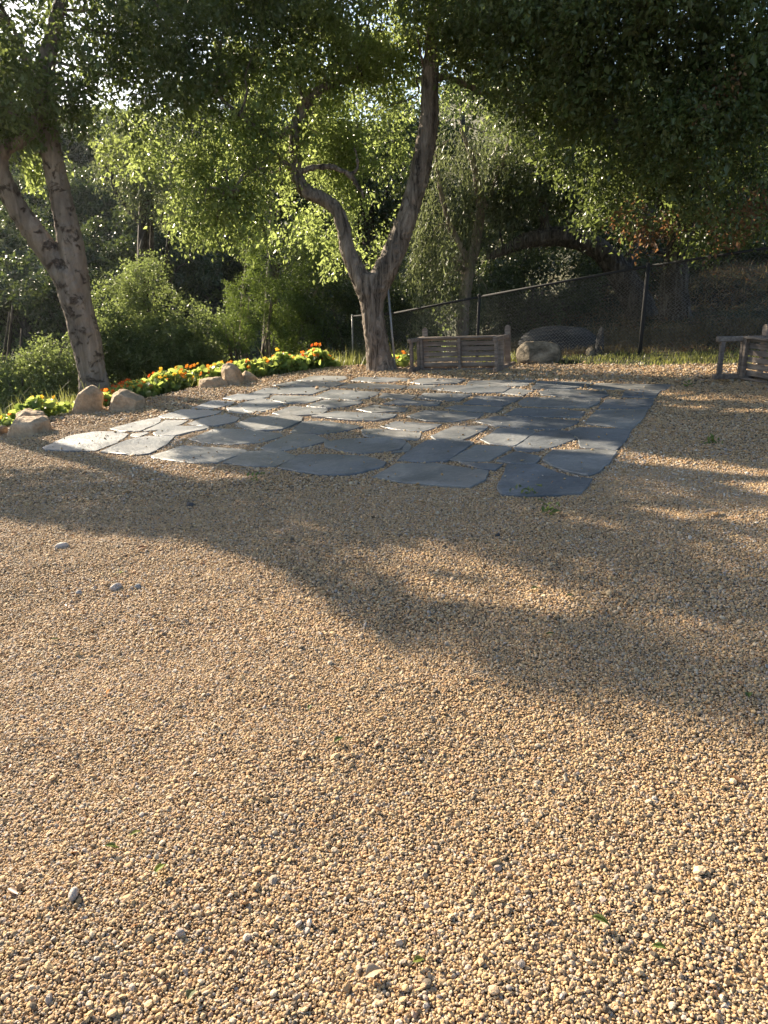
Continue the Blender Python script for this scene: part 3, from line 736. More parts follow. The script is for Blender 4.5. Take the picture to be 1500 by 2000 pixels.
def tree_centre():
    b = onyard(742, 722); t, org = root('v_trunk_tree', b.x, b.y, 'large furrowed tree splitting into a wide V beside the fallen bench', 'tree')
    Y = b.y
    p1 = path(Y, (748, 745, 0.327), (745, 722, 0.270), (740, 700, 0.225), (733, 655, 0.193), (727, 605, 0.184), (724, 565, 0.205), (722, 535, 0.180))
    pl = path(Y, (725, 600, 0.140), (712, 560, 0.164), (694, 522, 0.147), (679, 488, 0.126), (671, 445, 0.111), (658, 410, 0.106), (630, 388, 0.102), (600, 375, 0.102), (583, 352, 0.094), (577, 320, 0.082), (575, 275, 0.078), (580, 235, 0.073), (594, 200, 0.070), (635, 170, 0.058), (690, 145, 0.041, .3), (740, 60, 0.024, .5))
    pr = path(Y, (730, 600, 0.131), (742, 550, 0.180), (764, 505, 0.172), (787, 448, 0.164), (808, 385, 0.160), (825, 315, 0.152), (838, 240, 0.140), (840, 160, 0.126), (846, 60, 0.099), (860, -80, 0.065))
    ps = path(Y, (580, 338, .05), (610, 328, .045), (645, 326, .04), (680, 340, .035), (700, 365, .03), (712, 388, .02))
    ps2 = path(Y, (684, 342, .028), (698, 328, .025), (697, 305, .02), (690, 285, .012))
    ps3 = path(Y, (575, 330, .045), (550, 315, .04, -.2), (535, 300, .03, -.4), (500, 330, .022, -.6), (450, 370, .012, -.8))
    ps4 = path(Y, (580, 240, .06), (545, 265, .05, -.2), (510, 255, .045, -.4), (470, 225, .03, -.6), (420, 180, .015, -.6))
    ps5 = path(Y, (838, 170, .06), (870, 150, .05, .2), (930, 175, .045, .4), (965, 185, .04, .4), (990, 178, .035, .4), (1000, 160, .03, .4))
    tubes_obj('trunk', [p1, pl, pr], M['bark_furrow'], t, org, 0.024)
    for q in ([ps, ps2], [ps3], [ps4], [ps5]): tubes_obj('limb', q, M['bark_furrow'], t, org, .014, 10)
    blobs = [B(500, 70, 12.6, 1.1, 1.1, .75), B(640, 50, 13, 1.2, 1.3, .8), B(780, 30, 13, 1.2, 1.2, .75), B(900, 60, 13, 1.0, 1.1, .75), B(570, 170, 13.9, .8, .7, .5), B(700, 190, 13.4, .9, .8, .55),
             B(460, 215, 12.4, .7, .8, .5), B(780, 150, 13.6, .7, .7, .5), B(650, -150, 13, 2.8, 2.4, 1.4, .5), B(950, -150, 13, 2.2, 2.2, 1.3, .5), B(930, 150, 13.3, .6, .7, .4, .8), B(1010, 40, 13, .9, .9, .7)]
    crown('crown', M['leaf_light'], t, org, blobs, 36, 44, 0.062, 41)
    lit = [B(560, 190, 12.5, .35, .35, .3, .8), B(610, 240, 12.6, .25, .3, .25, .6), B(530, 250, 12.4, .4, .4, .3, .8), B(450, 330, 12.3, .66, .6, .42), B(400, 410, 12.2, .45, .45, .36), B(470, 420, 12.2, .45, .45, .34), B(530, 330, 12.7, .45, .5, .38), B(530, 410, 12.8, .38, .4, .3, .8), B(640, 290, 13.9, .55, .5, .45, .8), B(660, 350, 14.0, .6, .5, .4, .8),
           B(720, 300, 13.7, .6, .5, .5, .7), B(580, 440, 13.4, .35, .35, .3), B(740, 410, 14.0, .5, .4, .5, .7), B(650, 230, 13.9, .6, .5, .4, .8), B(690, 470, 14.2, .5, .4, .5, .5), B(620, 480, 14.0, .45, .4, .35, .8), B(850, 20, 12.8, .8, .7, .4, .7), B(620, 110, 12.7, .7, .6, .4, .6)]
    crown('lower_foliage', M['leaf_light'], t, org, lit, 200, 48, 0.060, 42, cull=0.6, droop=0.45)
    twigs(t, org, M['bark_furrow'], pl[9:] + pr[6:] + ps[2:] + ps3[1:] + ps4[1:], blobs[:8] + lit[:8], 60, 5)
def tree_oak():
    x, y = 5.55, 14.0; t, org = root('overhanging_oak', x, y, 'dark live oak overhanging the fence at the right with brown dead sprays', 'tree')
    Y = y
    p = path(Y, (1318, 640, .30), (1318, 600, .26), (1316, 560, .23), (1322, 515, .22), (1330, 470, .23), (1340, 420, .22))
    a = path(Y, (1330, 480, .15), (1350, 400, .15, -.3), (1370, 300, .14, -1), (1380, 180, .12, -2), (1370, 40, .09, -3), (1330, -120, .05, -3.5))
    c = path(Y, (1328, 490, .14), (1300, 400, .13, -.2), (1250, 310, .12, -.8), (1180, 220, .10, -1.4), (1090, 130, .07, -1.6), (1000, 60, .04, -1.6))
    tubes_obj('trunk', [p, a, c], M['bark_oak'], t, org, 0.028)
    blobs = [B(1010, 90, 12, .9, 1.0, .7), B(1150, 80, 11.2, 1.3, 1.2, .9), B(1350, 90, 10.6, 1.5, 1.3, 1.0), B(1240, 240, 11.6, 1.05, 1.0, .8), B(1400, 260, 11, 1.2, 1.1, .85), B(1150, 270, 12.6, .7, .8, .6),
             B(1290, 390, 12.2, .95, .9, .5), B(1440, 390, 11.3, .9, .9, .5), B(1200, -130, 11, 2.8, 2.3, 1.3, .75), B(1500, -60, 10.5, 2.0, 1.8, 1.3, .9), B(1060, 190, 12.6, .7, .7, .45, .7), B(1560, 250, 10.8, 1.2, 1.2, 1.0), B(1190, 400, 13, .6, .6, .4, .8), B(1390, 450, 12.2, .6, .6, .3, .8)]
    crown('crown', M['leaf_oak'], t, org, blobs, 58, 44, 0.064, 51)
    dead = [B(1290, 440, 11.9, .28, .25, .18), B(1430, 430, 11.2, .22, .2, .22), B(1410, 165, 10.2, .18, .2, .16), B(1225, 410, 12.4, .2, .2, .2)]
    crown('dead_spray', M['leaf_dead'], t, org, dead, 420, 30, 0.062, 52, cull=False)
    twigs(t, org, M['bark_oak'], a[2:] + c[2:], blobs[:8], 60, 6)
def tree_arch():
    x, y = 4.55, 15.0; t, org = root('arching_oak', x, y, 'black oak limb arching low over the chain link fence', 'tree')
    p = path(15.0, (1262, 640, .32), (1245, 595, .28), (1222, 555, .25), (1198, 515, .225), (1165, 482, .20), (1115, 463, .19), (1065, 463, .17), (1025, 470, .14), (985, 488, .10), (950, 505, .05))
    q = path(15.0, (1070, 465, .11), (1063, 430, .10), (1062, 380, .09), (1056, 320, .07, .3), (1040, 250, .05, .5), (1010, 200, .03, .6))
    w = path(15.0, (1215, 545, .12), (1240, 480, .10, .4), (1270, 400, .08, .8), (1290, 300, .05, 1.2))
    tubes_obj('trunk', [p, q, w], M['bark_oak'], t, org, 0.028)
    blobs = [B(1060, 350, 15.3, .9, .9, .7), B(980, 400, 15.6, .7, .8, .6), B(1140, 380, 15.6, .8, .8, .6), B(1080, 240, 15.6, 1.0, 1.0, .6, .8), B(1200, 340, 16, 1, 1, .8), B(1300, 480, 16.2, .9, .8, .6, .8), B(1000, 520, 16, .5, .5, .4, .6), B(1180, 200, 16, 1.3, 1.2, .9)]
    crown('crown', M['leaf_dark'], t, org, blobs, 66, 42, 0.062, 61, cull=False)
    twigs(t, org, M['bark_oak'], p[5:] + q[1:] + w[1:], blobs, 34, 7)
def tree_weeping():
    x, y = 1.55, 15.2; t, org = root('weeping_tree', x, y, 'grey green weeping tree with pale trunk behind the fallen bench', 'tree')
    p = path(y, (903, 690, .13), (904, 640, .12), (907, 590, .11), (917, 530, .10), (930, 470, .095), (938, 400, .08), (925, 320, .06), (900, 250, .03))
    q = path(y, (920, 520, .06), (880, 440, .05), (860, 370, .04), (850, 290, .02))
    w = path(y, (935, 430, .06), (975, 340, .045), (1000, 260, .03), (1010, 220, .015))
    tubes_obj('trunk', [p, q, w], M['bark_pale'], t, org, 0.02)
    blobs = [B(905, 290, 15.2, .75, .7, .55), B(985, 270, 15.2, .75, .7, .45), B(870, 400, 15.2, .6, .6, .6), B(960, 380, 15.4, .55, .6, .55, .8), B(860, 510, 15.2, .5, .5, .5), B(930, 560, 15.3, .45, .4, .4, .7), B(850, 590, 15.1, .4, .4, .35), B(830, 450, 15.6, .4, .5, .6), B(1030, 330, 15.4, .45, .5, .4, .8)]
    crown('crown', M['leaf_grey'], t, org, blobs, 85, 46, 0.075, 71, cull=False, hang=1.3, twig=0.6, ratio=0.2, droop=0.9, spread=0.05)
    twigs(t, org, M['bark_pale'], p[3:] + q + w, blobs, 34, 8, 0.012)
tree_left(); tree_centre(); tree_oak(); tree_arch(); tree_weeping()

def shrub(name, label, cat, x, y, blobs, mat, per, leaves, L, seed, stems=14, group=None, bark='bark_oak', **kw):
    t, org = root(name, x, y, label, cat, group)
    crown('foliage', M[mat], t, org, blobs, per, leaves, L, seed, **kw)
    r = random.Random(seed); paths = []
    for i in range(stems):
        b = r.choice(blobs); c = Vector(b[0]) + Vector([r.uniform(-0.6, 0.6) * b[1][k] for k in range(3)])
        s = org + Vector((r.gauss(0, .12), r.gauss(0, .12), -0.05)); m = s.lerp(c, .5) + Vector((r.gauss(0, .15), r.gauss(0, .15), .1))
        r0 = r.uniform(.018, .035) * (1 + (c - s).length * .15)
        paths.append([(*s, r0 * 1.3), (*m, r0), (*c, r0 * .35)])
    tubes_obj('stems', paths, M[bark], t, org, 0, 6, 5, 0.03)['kind'] = 'stuff'
    return t
shrub('leafy_bush', 'broad grey green bush behind the nasturtiums, right of the forked tree', 'bush', -5.0, 17.2,
      [B(300, 585, 17, .75, .8, .75), B(230, 630, 16.8, .7, .8, .8), B(370, 620, 17.2, .7, .8, .7), B(300, 690, 16.4, 1.2, .9, .7), B(390, 690, 16.8, .8, .8, .7), B(215, 700, 16.2, .7, .7, .8), B(300, 760, 16.4, 1.6, .9, .8), B(285, 535, 17, .3, .3, .3, .7)],
      'leaf_bush', 190, 44, 0.05, 81, cull=True, spread=0.08, twig=.18, shell=.75)
shrub('leafy_bush', 'bright small leaved bush under the left boulders, nearest the forked trunk', 'bush', -5.9, 12.6,
      [B(115, 700, 12.8, .40, .5, .35), B(95, 760, 12.4, .65, .6, .45), B(40, 770, 12.0, .6, .6, .5), B(140, 750, 12.8, .35, .5, .5), B(60, 830, 11.6, .7, .6, .5)],
      'leaf_bush', 300, 44, 0.042, 82, cull=True, twig=.18, shell=.75)
shrub('leafy_bush', 'pale bush at the left picture edge below the hillside', 'bush', -7.3, 13.6,
      [B(10, 620, 13.8, .45, .5, .4), B(20, 690, 13.5, .55, .6, .5), B(-60, 660, 13.6, .6, .6, .6), B(0, 760, 13.2, .7, .7, .6)],
      'leaf_bush', 230, 44, 0.046, 83, cull=True, twig=.18, shell=.75)
shrub('juniper', 'lumpy bright green juniper left of the V shaped trunk', 'shrub', -2.9, 16.8,
      [B(500, 470, 17.0, .35, .4, .42), B(530, 520, 16.6, .45, .45, .45), B(480, 580, 16.3, .38, .4, .42), B(545, 590, 16.2, .48, .5, .5), B(455, 650, 16.0, .32, .4, .28), B(520, 670, 15.9, .5, .5, .45), B(590, 640, 16.3, .5, .5, .6), B(610, 560, 16.8, .5, .5, .5, .8), B(590, 480, 17.2, .5, .5, .5, .8), B(440, 640, 16.0, .2, .3, .2)],
      'leaf_juniper', 460, 46, 0.040, 84, cull=True, ratio=0.34, spread=0.05, twig=0.12, shell=0.9, bark='bark_furrow')
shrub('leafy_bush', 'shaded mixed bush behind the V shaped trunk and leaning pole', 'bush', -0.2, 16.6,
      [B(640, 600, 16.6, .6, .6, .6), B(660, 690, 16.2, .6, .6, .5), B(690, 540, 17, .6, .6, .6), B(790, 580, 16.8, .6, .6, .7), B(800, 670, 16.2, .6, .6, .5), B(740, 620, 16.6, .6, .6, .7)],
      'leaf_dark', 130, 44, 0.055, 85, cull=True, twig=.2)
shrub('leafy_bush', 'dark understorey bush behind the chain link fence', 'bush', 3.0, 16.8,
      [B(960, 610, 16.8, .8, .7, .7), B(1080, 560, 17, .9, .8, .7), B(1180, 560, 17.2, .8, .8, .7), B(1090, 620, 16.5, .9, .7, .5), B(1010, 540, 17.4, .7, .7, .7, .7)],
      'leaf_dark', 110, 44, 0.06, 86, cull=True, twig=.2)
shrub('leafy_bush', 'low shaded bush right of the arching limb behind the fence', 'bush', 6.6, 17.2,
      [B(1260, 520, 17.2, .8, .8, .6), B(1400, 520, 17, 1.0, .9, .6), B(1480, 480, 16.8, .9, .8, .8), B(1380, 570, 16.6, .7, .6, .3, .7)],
      'leaf_dark', 120, 44, 0.06, 87, cull=True, twig=.2)

# trees further back
def back_tree(label, x, y, blobs, mat, seed, per=26, L=0.085, trunk=.2, leaves=36, name='background_tree', cull=True, group='trees in the canyon behind the yard'):
    t, org = root(name, x, y, label, 'tree', group)
    top = Vector(max((b[0] for b in blobs), key=lambda c: c.z)); cen = sum((Vector(b[0]) for b in blobs), Vector()) / len(blobs)
    base = org + Vector((0, 0, -.2)); p = [(*base, trunk * 1.3), (*base.lerp(cen, .35), trunk), (*cen, trunk * .7), (*top, trunk * .25)]
    r = random.Random(seed); paths = [p]
    for b in blobs:
        c = Vector(b[0])
        if cull and lit_landing([c]).any(): continue
        s = Vector(p[1][:3]).lerp(cen, r.uniform(.2, 1)); m = s.lerp(c, .5) + Vector((r.gauss(0, .2), r.gauss(0, .2), .15))
        if cull and lit_landing([m, m.lerp(c, .5), s.lerp(m, .5)]).any(): continue
        paths.append([(*s, trunk * .45), (*m, trunk * .3), (*c, trunk * .12)])
    tubes_obj('trunk', paths, M['bark_oak'], t, org, 0, 9, 5, .05)
    crown('crown', M[mat], t, org, blobs, per, leaves, L, seed, cull=cull, twig=0.22, spread=0.12)
back_tree('grey olive coloured tree on the slope between the two forked trees', -7.6, 22.5,
          [B(290, 310, 22, 1.0, 1, .8), B(330, 380, 22, .9, .9, .7), B(220, 320, 22.5, .7, .8, .7), B(300, 400, 22, .7, .8, .5, .7)], 'leaf_grey', 91, 60, .065)
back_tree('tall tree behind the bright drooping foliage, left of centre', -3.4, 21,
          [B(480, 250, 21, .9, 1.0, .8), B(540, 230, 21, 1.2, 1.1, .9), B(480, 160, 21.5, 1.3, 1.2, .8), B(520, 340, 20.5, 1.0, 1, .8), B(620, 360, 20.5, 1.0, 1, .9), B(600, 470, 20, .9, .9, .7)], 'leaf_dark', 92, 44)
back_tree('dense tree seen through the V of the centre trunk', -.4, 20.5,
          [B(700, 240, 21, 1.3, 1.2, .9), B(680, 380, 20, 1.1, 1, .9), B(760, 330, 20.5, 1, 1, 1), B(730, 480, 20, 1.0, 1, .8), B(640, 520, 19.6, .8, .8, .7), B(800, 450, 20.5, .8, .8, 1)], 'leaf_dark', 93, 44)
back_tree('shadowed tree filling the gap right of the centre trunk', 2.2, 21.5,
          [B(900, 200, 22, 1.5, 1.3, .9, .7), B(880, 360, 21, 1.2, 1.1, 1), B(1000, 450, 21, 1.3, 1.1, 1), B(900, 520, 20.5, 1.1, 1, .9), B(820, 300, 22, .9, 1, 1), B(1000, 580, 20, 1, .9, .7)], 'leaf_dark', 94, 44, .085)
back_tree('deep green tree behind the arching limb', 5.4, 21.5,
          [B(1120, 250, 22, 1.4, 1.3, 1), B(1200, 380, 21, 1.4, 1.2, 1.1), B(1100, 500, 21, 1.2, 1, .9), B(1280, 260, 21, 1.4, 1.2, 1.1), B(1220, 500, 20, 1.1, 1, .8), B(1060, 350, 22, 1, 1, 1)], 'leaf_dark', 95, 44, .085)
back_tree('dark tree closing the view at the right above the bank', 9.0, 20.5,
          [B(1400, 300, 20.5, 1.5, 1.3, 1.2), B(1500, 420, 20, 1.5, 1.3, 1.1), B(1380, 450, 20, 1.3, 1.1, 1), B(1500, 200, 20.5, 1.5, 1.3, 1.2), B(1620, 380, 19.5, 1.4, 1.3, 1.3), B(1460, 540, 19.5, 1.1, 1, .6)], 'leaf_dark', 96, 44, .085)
# unseen trees added left of the frame so their crowns shade the yard
def side_tree(label, x, y, cs, seed):
    blobs = [(Vector(c[:3]), c[3:6]) for c in cs]
    back_tree(label, x, y, blobs, 'leaf_oak', seed, 30, .075, .22, 36, 'shade_tree', True, 'trees beside the yard outside the view')
side_tree('unseen oak added left of the yard to shade the near gravel', -9.0, 12.7,
          [(-8.2, 12.4, 2.8, 1.4, 1.3, .8), (-9.2, 13.4, 3.9, 1.8, 1.6, 1.1), (-8.0, 13.4, 4.4, 1.5, 1.4, 1.1), (-9.8, 13, 3.2, 1.5, 1.4, 1.0), (-9.2, 13.4, 5.2, 1.8, 1.7, 1.0), (-7.4, 12.6, 3.8, 1.0, 1.0, .7)], 101)
side_tree('unseen oak added beyond the left boulders to shade the patio', -9.8, 18.2,
          [(-9.2, 18.0, 5.4, 1.5, 1.5, .8), (-10.2, 18.6, 5.0, 1.6, 1.5, .9), (-8.9, 17.2, 4.6, 1.3, 1.3, .8), (-10.4, 17.4, 4.0, 1.4, 1.4, 1.0), (-9.6, 16.6, 3.6, 1.2, 1.2, .8)], 102)

# hillside vegetation
def build_hill():
    r = np.random.default_rng(77); rr = random.Random(77)
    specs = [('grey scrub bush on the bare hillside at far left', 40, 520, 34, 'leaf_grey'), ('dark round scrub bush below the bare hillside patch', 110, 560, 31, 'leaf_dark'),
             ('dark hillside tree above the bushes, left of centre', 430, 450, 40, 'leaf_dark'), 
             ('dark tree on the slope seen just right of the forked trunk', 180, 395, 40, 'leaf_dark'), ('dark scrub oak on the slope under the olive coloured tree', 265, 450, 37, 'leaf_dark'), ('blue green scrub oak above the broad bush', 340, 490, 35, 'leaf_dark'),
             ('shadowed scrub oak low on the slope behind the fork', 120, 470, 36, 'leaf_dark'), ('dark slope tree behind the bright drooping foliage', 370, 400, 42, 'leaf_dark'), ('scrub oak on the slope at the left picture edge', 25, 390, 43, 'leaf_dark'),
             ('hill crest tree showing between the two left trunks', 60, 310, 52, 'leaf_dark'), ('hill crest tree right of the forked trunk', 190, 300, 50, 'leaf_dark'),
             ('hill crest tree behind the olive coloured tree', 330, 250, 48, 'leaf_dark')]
    for i, (lb, px, py, Y, mt) in enumerate(specs):
        c = at(px, py, Y); zgr = zg1(c.x, c.y); k = Y / 30
        bl = []
        for j in range(7):
            bl.append((Vector((c.x + rr.uniform(-1.5, 1.5) * k, c.y + rr.uniform(-1, 1) * k, max(zgr + .5, c.z + rr.uniform(-1.0, .5) * k))), (rr.uniform(.8, 1.3) * k, rr.uniform(.8, 1.3) * k, rr.uniform(.6, 1.0) * k)))
        back_tree(lb, c.x, c.y, bl, mt, 200 + i, 13, .13, .16, 34, 'hillside_tree', False, 'trees and scrub on the far hillside')
    for i, (lb, px, py, w) in enumerate((('pale rock on the far hillside above the left fork', 75, 400, .9), ('pale rock on the far green slope right of the forked trunk', 250, 490, .6),
                                 ('weathered rock low on the bare hillside at far left', 25, 435, 1.3), ('small pale rock near the bare hillside patch', 18, 470, .6))):
        d = ray(px, py); tt = np.linspace(15, 90, 800); PP = np.array([0, 0, CAM_H]) + (d / d[1])[None] * tt[:, None]
        k = int(np.argmax(PP[:, 2] < zg(PP[:, :2]))); boulder('hillside_rock', lb, 0, 0, w, w * .6, w, 'mossrock', 60 + i, loc=Vector(PP[k]), cat='rock', group='rocks on the far hillside', sub=3)
    # low scrub that reads as one mass
    n = 5200
    P = np.stack([r.uniform(-48, 30, n), r.uniform(22, 75, n)], 1); P = P[(P[:, 0] < 0.1 * P[:, 1]) | (P[:, 1] > 30)]
    g = snoise(np.column_stack([P, 0 * P[:, 0]]), .16, 3, 4); P = P[g > -0.45]
    z = zg(P); C = []; S = []
    for (x, y), zz in zip(P, z):
        s = r.uniform(.4, 1.3); k = 50
        u = unit(r.normal(size=(k, 3))); u[:, 2] = np.abs(u[:, 2])
        C.append(np.array([x, y, zz]) + u * s * np.array([1, 1, .8]) * (r.random((k, 1)) ** .4)); S.append(np.full(k, s))
    C = np.concatenate(C); m = len(C)
    D = unit(r.normal(size=(m, 3))); Nn = unit(r.normal(size=(m, 3)) + np.array([0, 0, .5]))
    Ls = .2 * np.exp(r.normal(0, .3, m))
    o = leaf_mesh('hillside_scrub', C, D, Nn, Ls, Ls * .6, r.uniform(0, 1, m), M['leaf_bush'], None, (0, 0, 0))
    tag(o, 'low scrub covering the shaded far hillside', 'scrub', kind='stuff')
# ------------------------------------------------------------------ boulders
def boulder(name, label, px, py_base, w, h, d, mat, seed, Y=None, rotz=0.0, cat='boulder', group=None, sink=0.12, lean=0.0, sub=4, cuts=10, loc=None):
    c = loc or (onyard(px, py_base) if Y is None else at(px, py_base, Y))
    r = np.random.default_rng(seed)
    bm = bmesh.new(); bmesh.ops.create_icosphere(bm, subdivisions=sub, radius=1.0)
    V = np.array([v.co[:] for v in bm.verts])
    for k in range(cuts):
        n = r.normal(size=3); n[2] = abs(n[2]) * .8; n /= np.linalg.norm(n); hh = r.uniform(.50, .80)
        dd = V @ n - hh; V = V - np.clip(dd, 0, None)[:, None] * n * .97
    V = V * (1.14 + .05 * snoise(V + seed, 2.2, 4, seed % 6))[:, None]
    V = V * (1 + .025 * snoise(V + seed, 7.0, 3, (seed + 1) % 6))[:, None]
    V *= np.array([w / 2, d / 2, h * .62]); V[:, 0] += lean * V[:, 2]
    zmin = -h * .42; V[:, 2] = np.maximum(V[:, 2], zmin)
    V[:, 2] += -zmin
    cr, sr = math.cos(rotz), math.sin(rotz); V[:, :2] = V[:, :2] @ np.array([[cr, sr], [-sr, cr]])
    for v, q in zip(bm.verts, V): v.co = q
    o = bm_obj(name, bm, M[mat], None, True)
    o.location = (c.x, c.y, zg1(c.x, c.y) - sink * h); tag(o, label, cat, group); return o
build_hill()
G = 'sandstone boulders edging the yard'
def cut_boulder(label, outline, depth, seed, fwd=0.0):
    """an angular boulder: hull of its front outline, a nearer face and a farther face, then chipped edges"""
    o = np.array(outline, float); yb = o[:, 1].max(); xc = (o[:, 0].min() + o[:, 0].max()) / 2
    base = onyard(xc, yb); Yc = base.y + depth * .35 + fwd; r = np.random.default_rng(seed)
    W = [at(a, b, Yc) for a, b in o]; cen = sum(W, Vector()) / len(W); org = Vector((cen.x, Yc, zg1(cen.x, Yc)))
    pts = []
    for k, w in enumerate(W):
        low = w.z < cen.z
        if low: w = Vector((w.x, w.y, min(w.z, org.z) - .05))
        pts.append(w)
        for sgn, sc in ((-1, r.uniform(.5, .72)), (1, r.uniform(.5, .8))):
            q = cen + (w - cen) * sc + Vector((r.normal(0, .012), sgn * depth * r.uniform(.38, .5), r.normal(0, .012)))
            if low: q.z = org.z - .05
            pts.append(q)
    bm = bmesh.new()
    for p in pts: bm.verts.new(p - org)
    h = bmesh.ops.convex_hull(bm, input=bm.verts)
    bmesh.ops.delete(bm, geom=[v for v in bm.verts if not v.link_faces], context='VERTS')
    bmesh.ops.dissolve_limit(bm, angle_limit=.16, verts=bm.verts, edges=bm.edges)
    bmesh.ops.bevel(bm, geom=list(bm.edges), offset=.012, segments=2, affect='EDGES', profile=.6)
    bmesh.ops.triangulate(bm, faces=bm.faces)
    for _ in range(3):
        es = [e for e in bm.edges if e.calc_length() > .035]
        if es: bmesh.ops.subdivide_edges(bm, edges=es, cuts=1); bmesh.ops.triangulate(bm, faces=bm.faces)
    bm.normal_update()
    V = np.array([v.co[:] for v in bm.verts]); d = .014 * snoise(V + seed, 8, 4, seed % 6) + .008 * snoise(V * [1, 1, 2.5] + seed, 26, 3, (seed + 2) % 6)
    for v, a in zip(list(bm.verts), d): v.co += v.normal * a
    bmesh.ops.recalc_face_normals(bm, faces=bm.faces)
    ob = bm_obj('boulder', bm, M['sandstone'], None, True); ob.location = org; tag(ob, label, 'boulder', G); return ob
def o3(*q): return [(u / 3, 400 + v / 3) for u, v in q]
def o7(*q): return [(330 + u / 4.286, 630 + v / 4.286) for u, v in q]
cut_boulder('tan sandstone boulder with a flat ledge, leftmost whole one of the row', o3((25, 1355), (30, 1310), (80, 1255), (140, 1235), (250, 1235), (285, 1260), (285, 1300), (215, 1325), (150, 1335), (60, 1360)), .42, 11)
cut_boulder('smaller tan boulder tucked behind the leftmost whole boulder', o3((80, 1290), (90, 1220), (140, 1195), (190, 1200), (250, 1215), (270, 1240), (310, 1260), (310, 1285), (280, 1295)), .3, 12, .1)
cut_boulder('cut off tan boulder at the left picture edge', o3((-70, 1365), (-50, 1315), (-10, 1300), (10, 1312), (20, 1335), (18, 1365)), .3, 13)
cut_boulder('upright flat faced tan boulder in front of the forked trunk', o3((412, 1220), (415, 1160), (460, 1110), (500, 1065), (530, 1053), (570, 1075), (595, 1110), (590, 1150), (575, 1200), (480, 1218)), .34, 14)
cut_boulder('wedge shaped tan boulder sloping right, beside the upright boulder', o3((625, 1205), (630, 1165), (660, 1110), (700, 1075), (740, 1078), (800, 1110), (845, 1140), (845, 1165), (780, 1180), (700, 1203)), .36, 15)
cut_boulder('small rounded boulder peeping out behind the wedge shaped boulder', o3((632, 1150), (640, 1100), (665, 1083), (690, 1083), (720, 1120), (700, 1150)), .2, 16, .05)
cut_boulder('low flat tan boulder left of the rounded one by the nasturtiums', o7((230, 515), (255, 475), (320, 458), (440, 450), (495, 500), (490, 525), (400, 542), (300, 555), (255, 545)), .32, 17)
cut_boulder('round topped boulder standing tallest in the group by the nasturtiums', o7((437, 390), (450, 355), (490, 338), (540, 345), (580, 380), (610, 430), (645, 460), (645, 505), (600, 518), (530, 527), (480, 500), (445, 440)), .34, 18)
cut_boulder('low boulder right of the round topped one by the nasturtiums', o7((590, 440), (640, 405), (700, 430), (730, 450), (735, 490), (650, 503), (600, 505)), .26, 19, .05)
boulder('boulder', 'pale lichen covered boulder in the grass right of the fallen bench', 1046, 712, .64, .36, .5, 'mossrock', 21, loc=Vector((2.42, 12.2, 0)), sink=.1, cuts=4)
boulder('mound', 'dark low mound behind the fence right of the lichen covered boulder', 1110, 690, 1.3, .42, .9, 'darkrock', 22, loc=Vector((3.05, 13.4, 0)), cat='mound', sink=.1)
boulder('stone_block', 'squat grey stone half hidden behind the fence post foot', 1160, 692, .15, .15, .14, 'mossrock', 23, loc=Vector((3.3, 12.45, 0)), cat='stone')
boulder('stump', 'short black stump standing beside the squat grey stone', 1175, 690, .12, .42, .12, 'darkrock', 24, loc=Vector((3.42, 12.4, 0)), cat='stump', cuts=3)

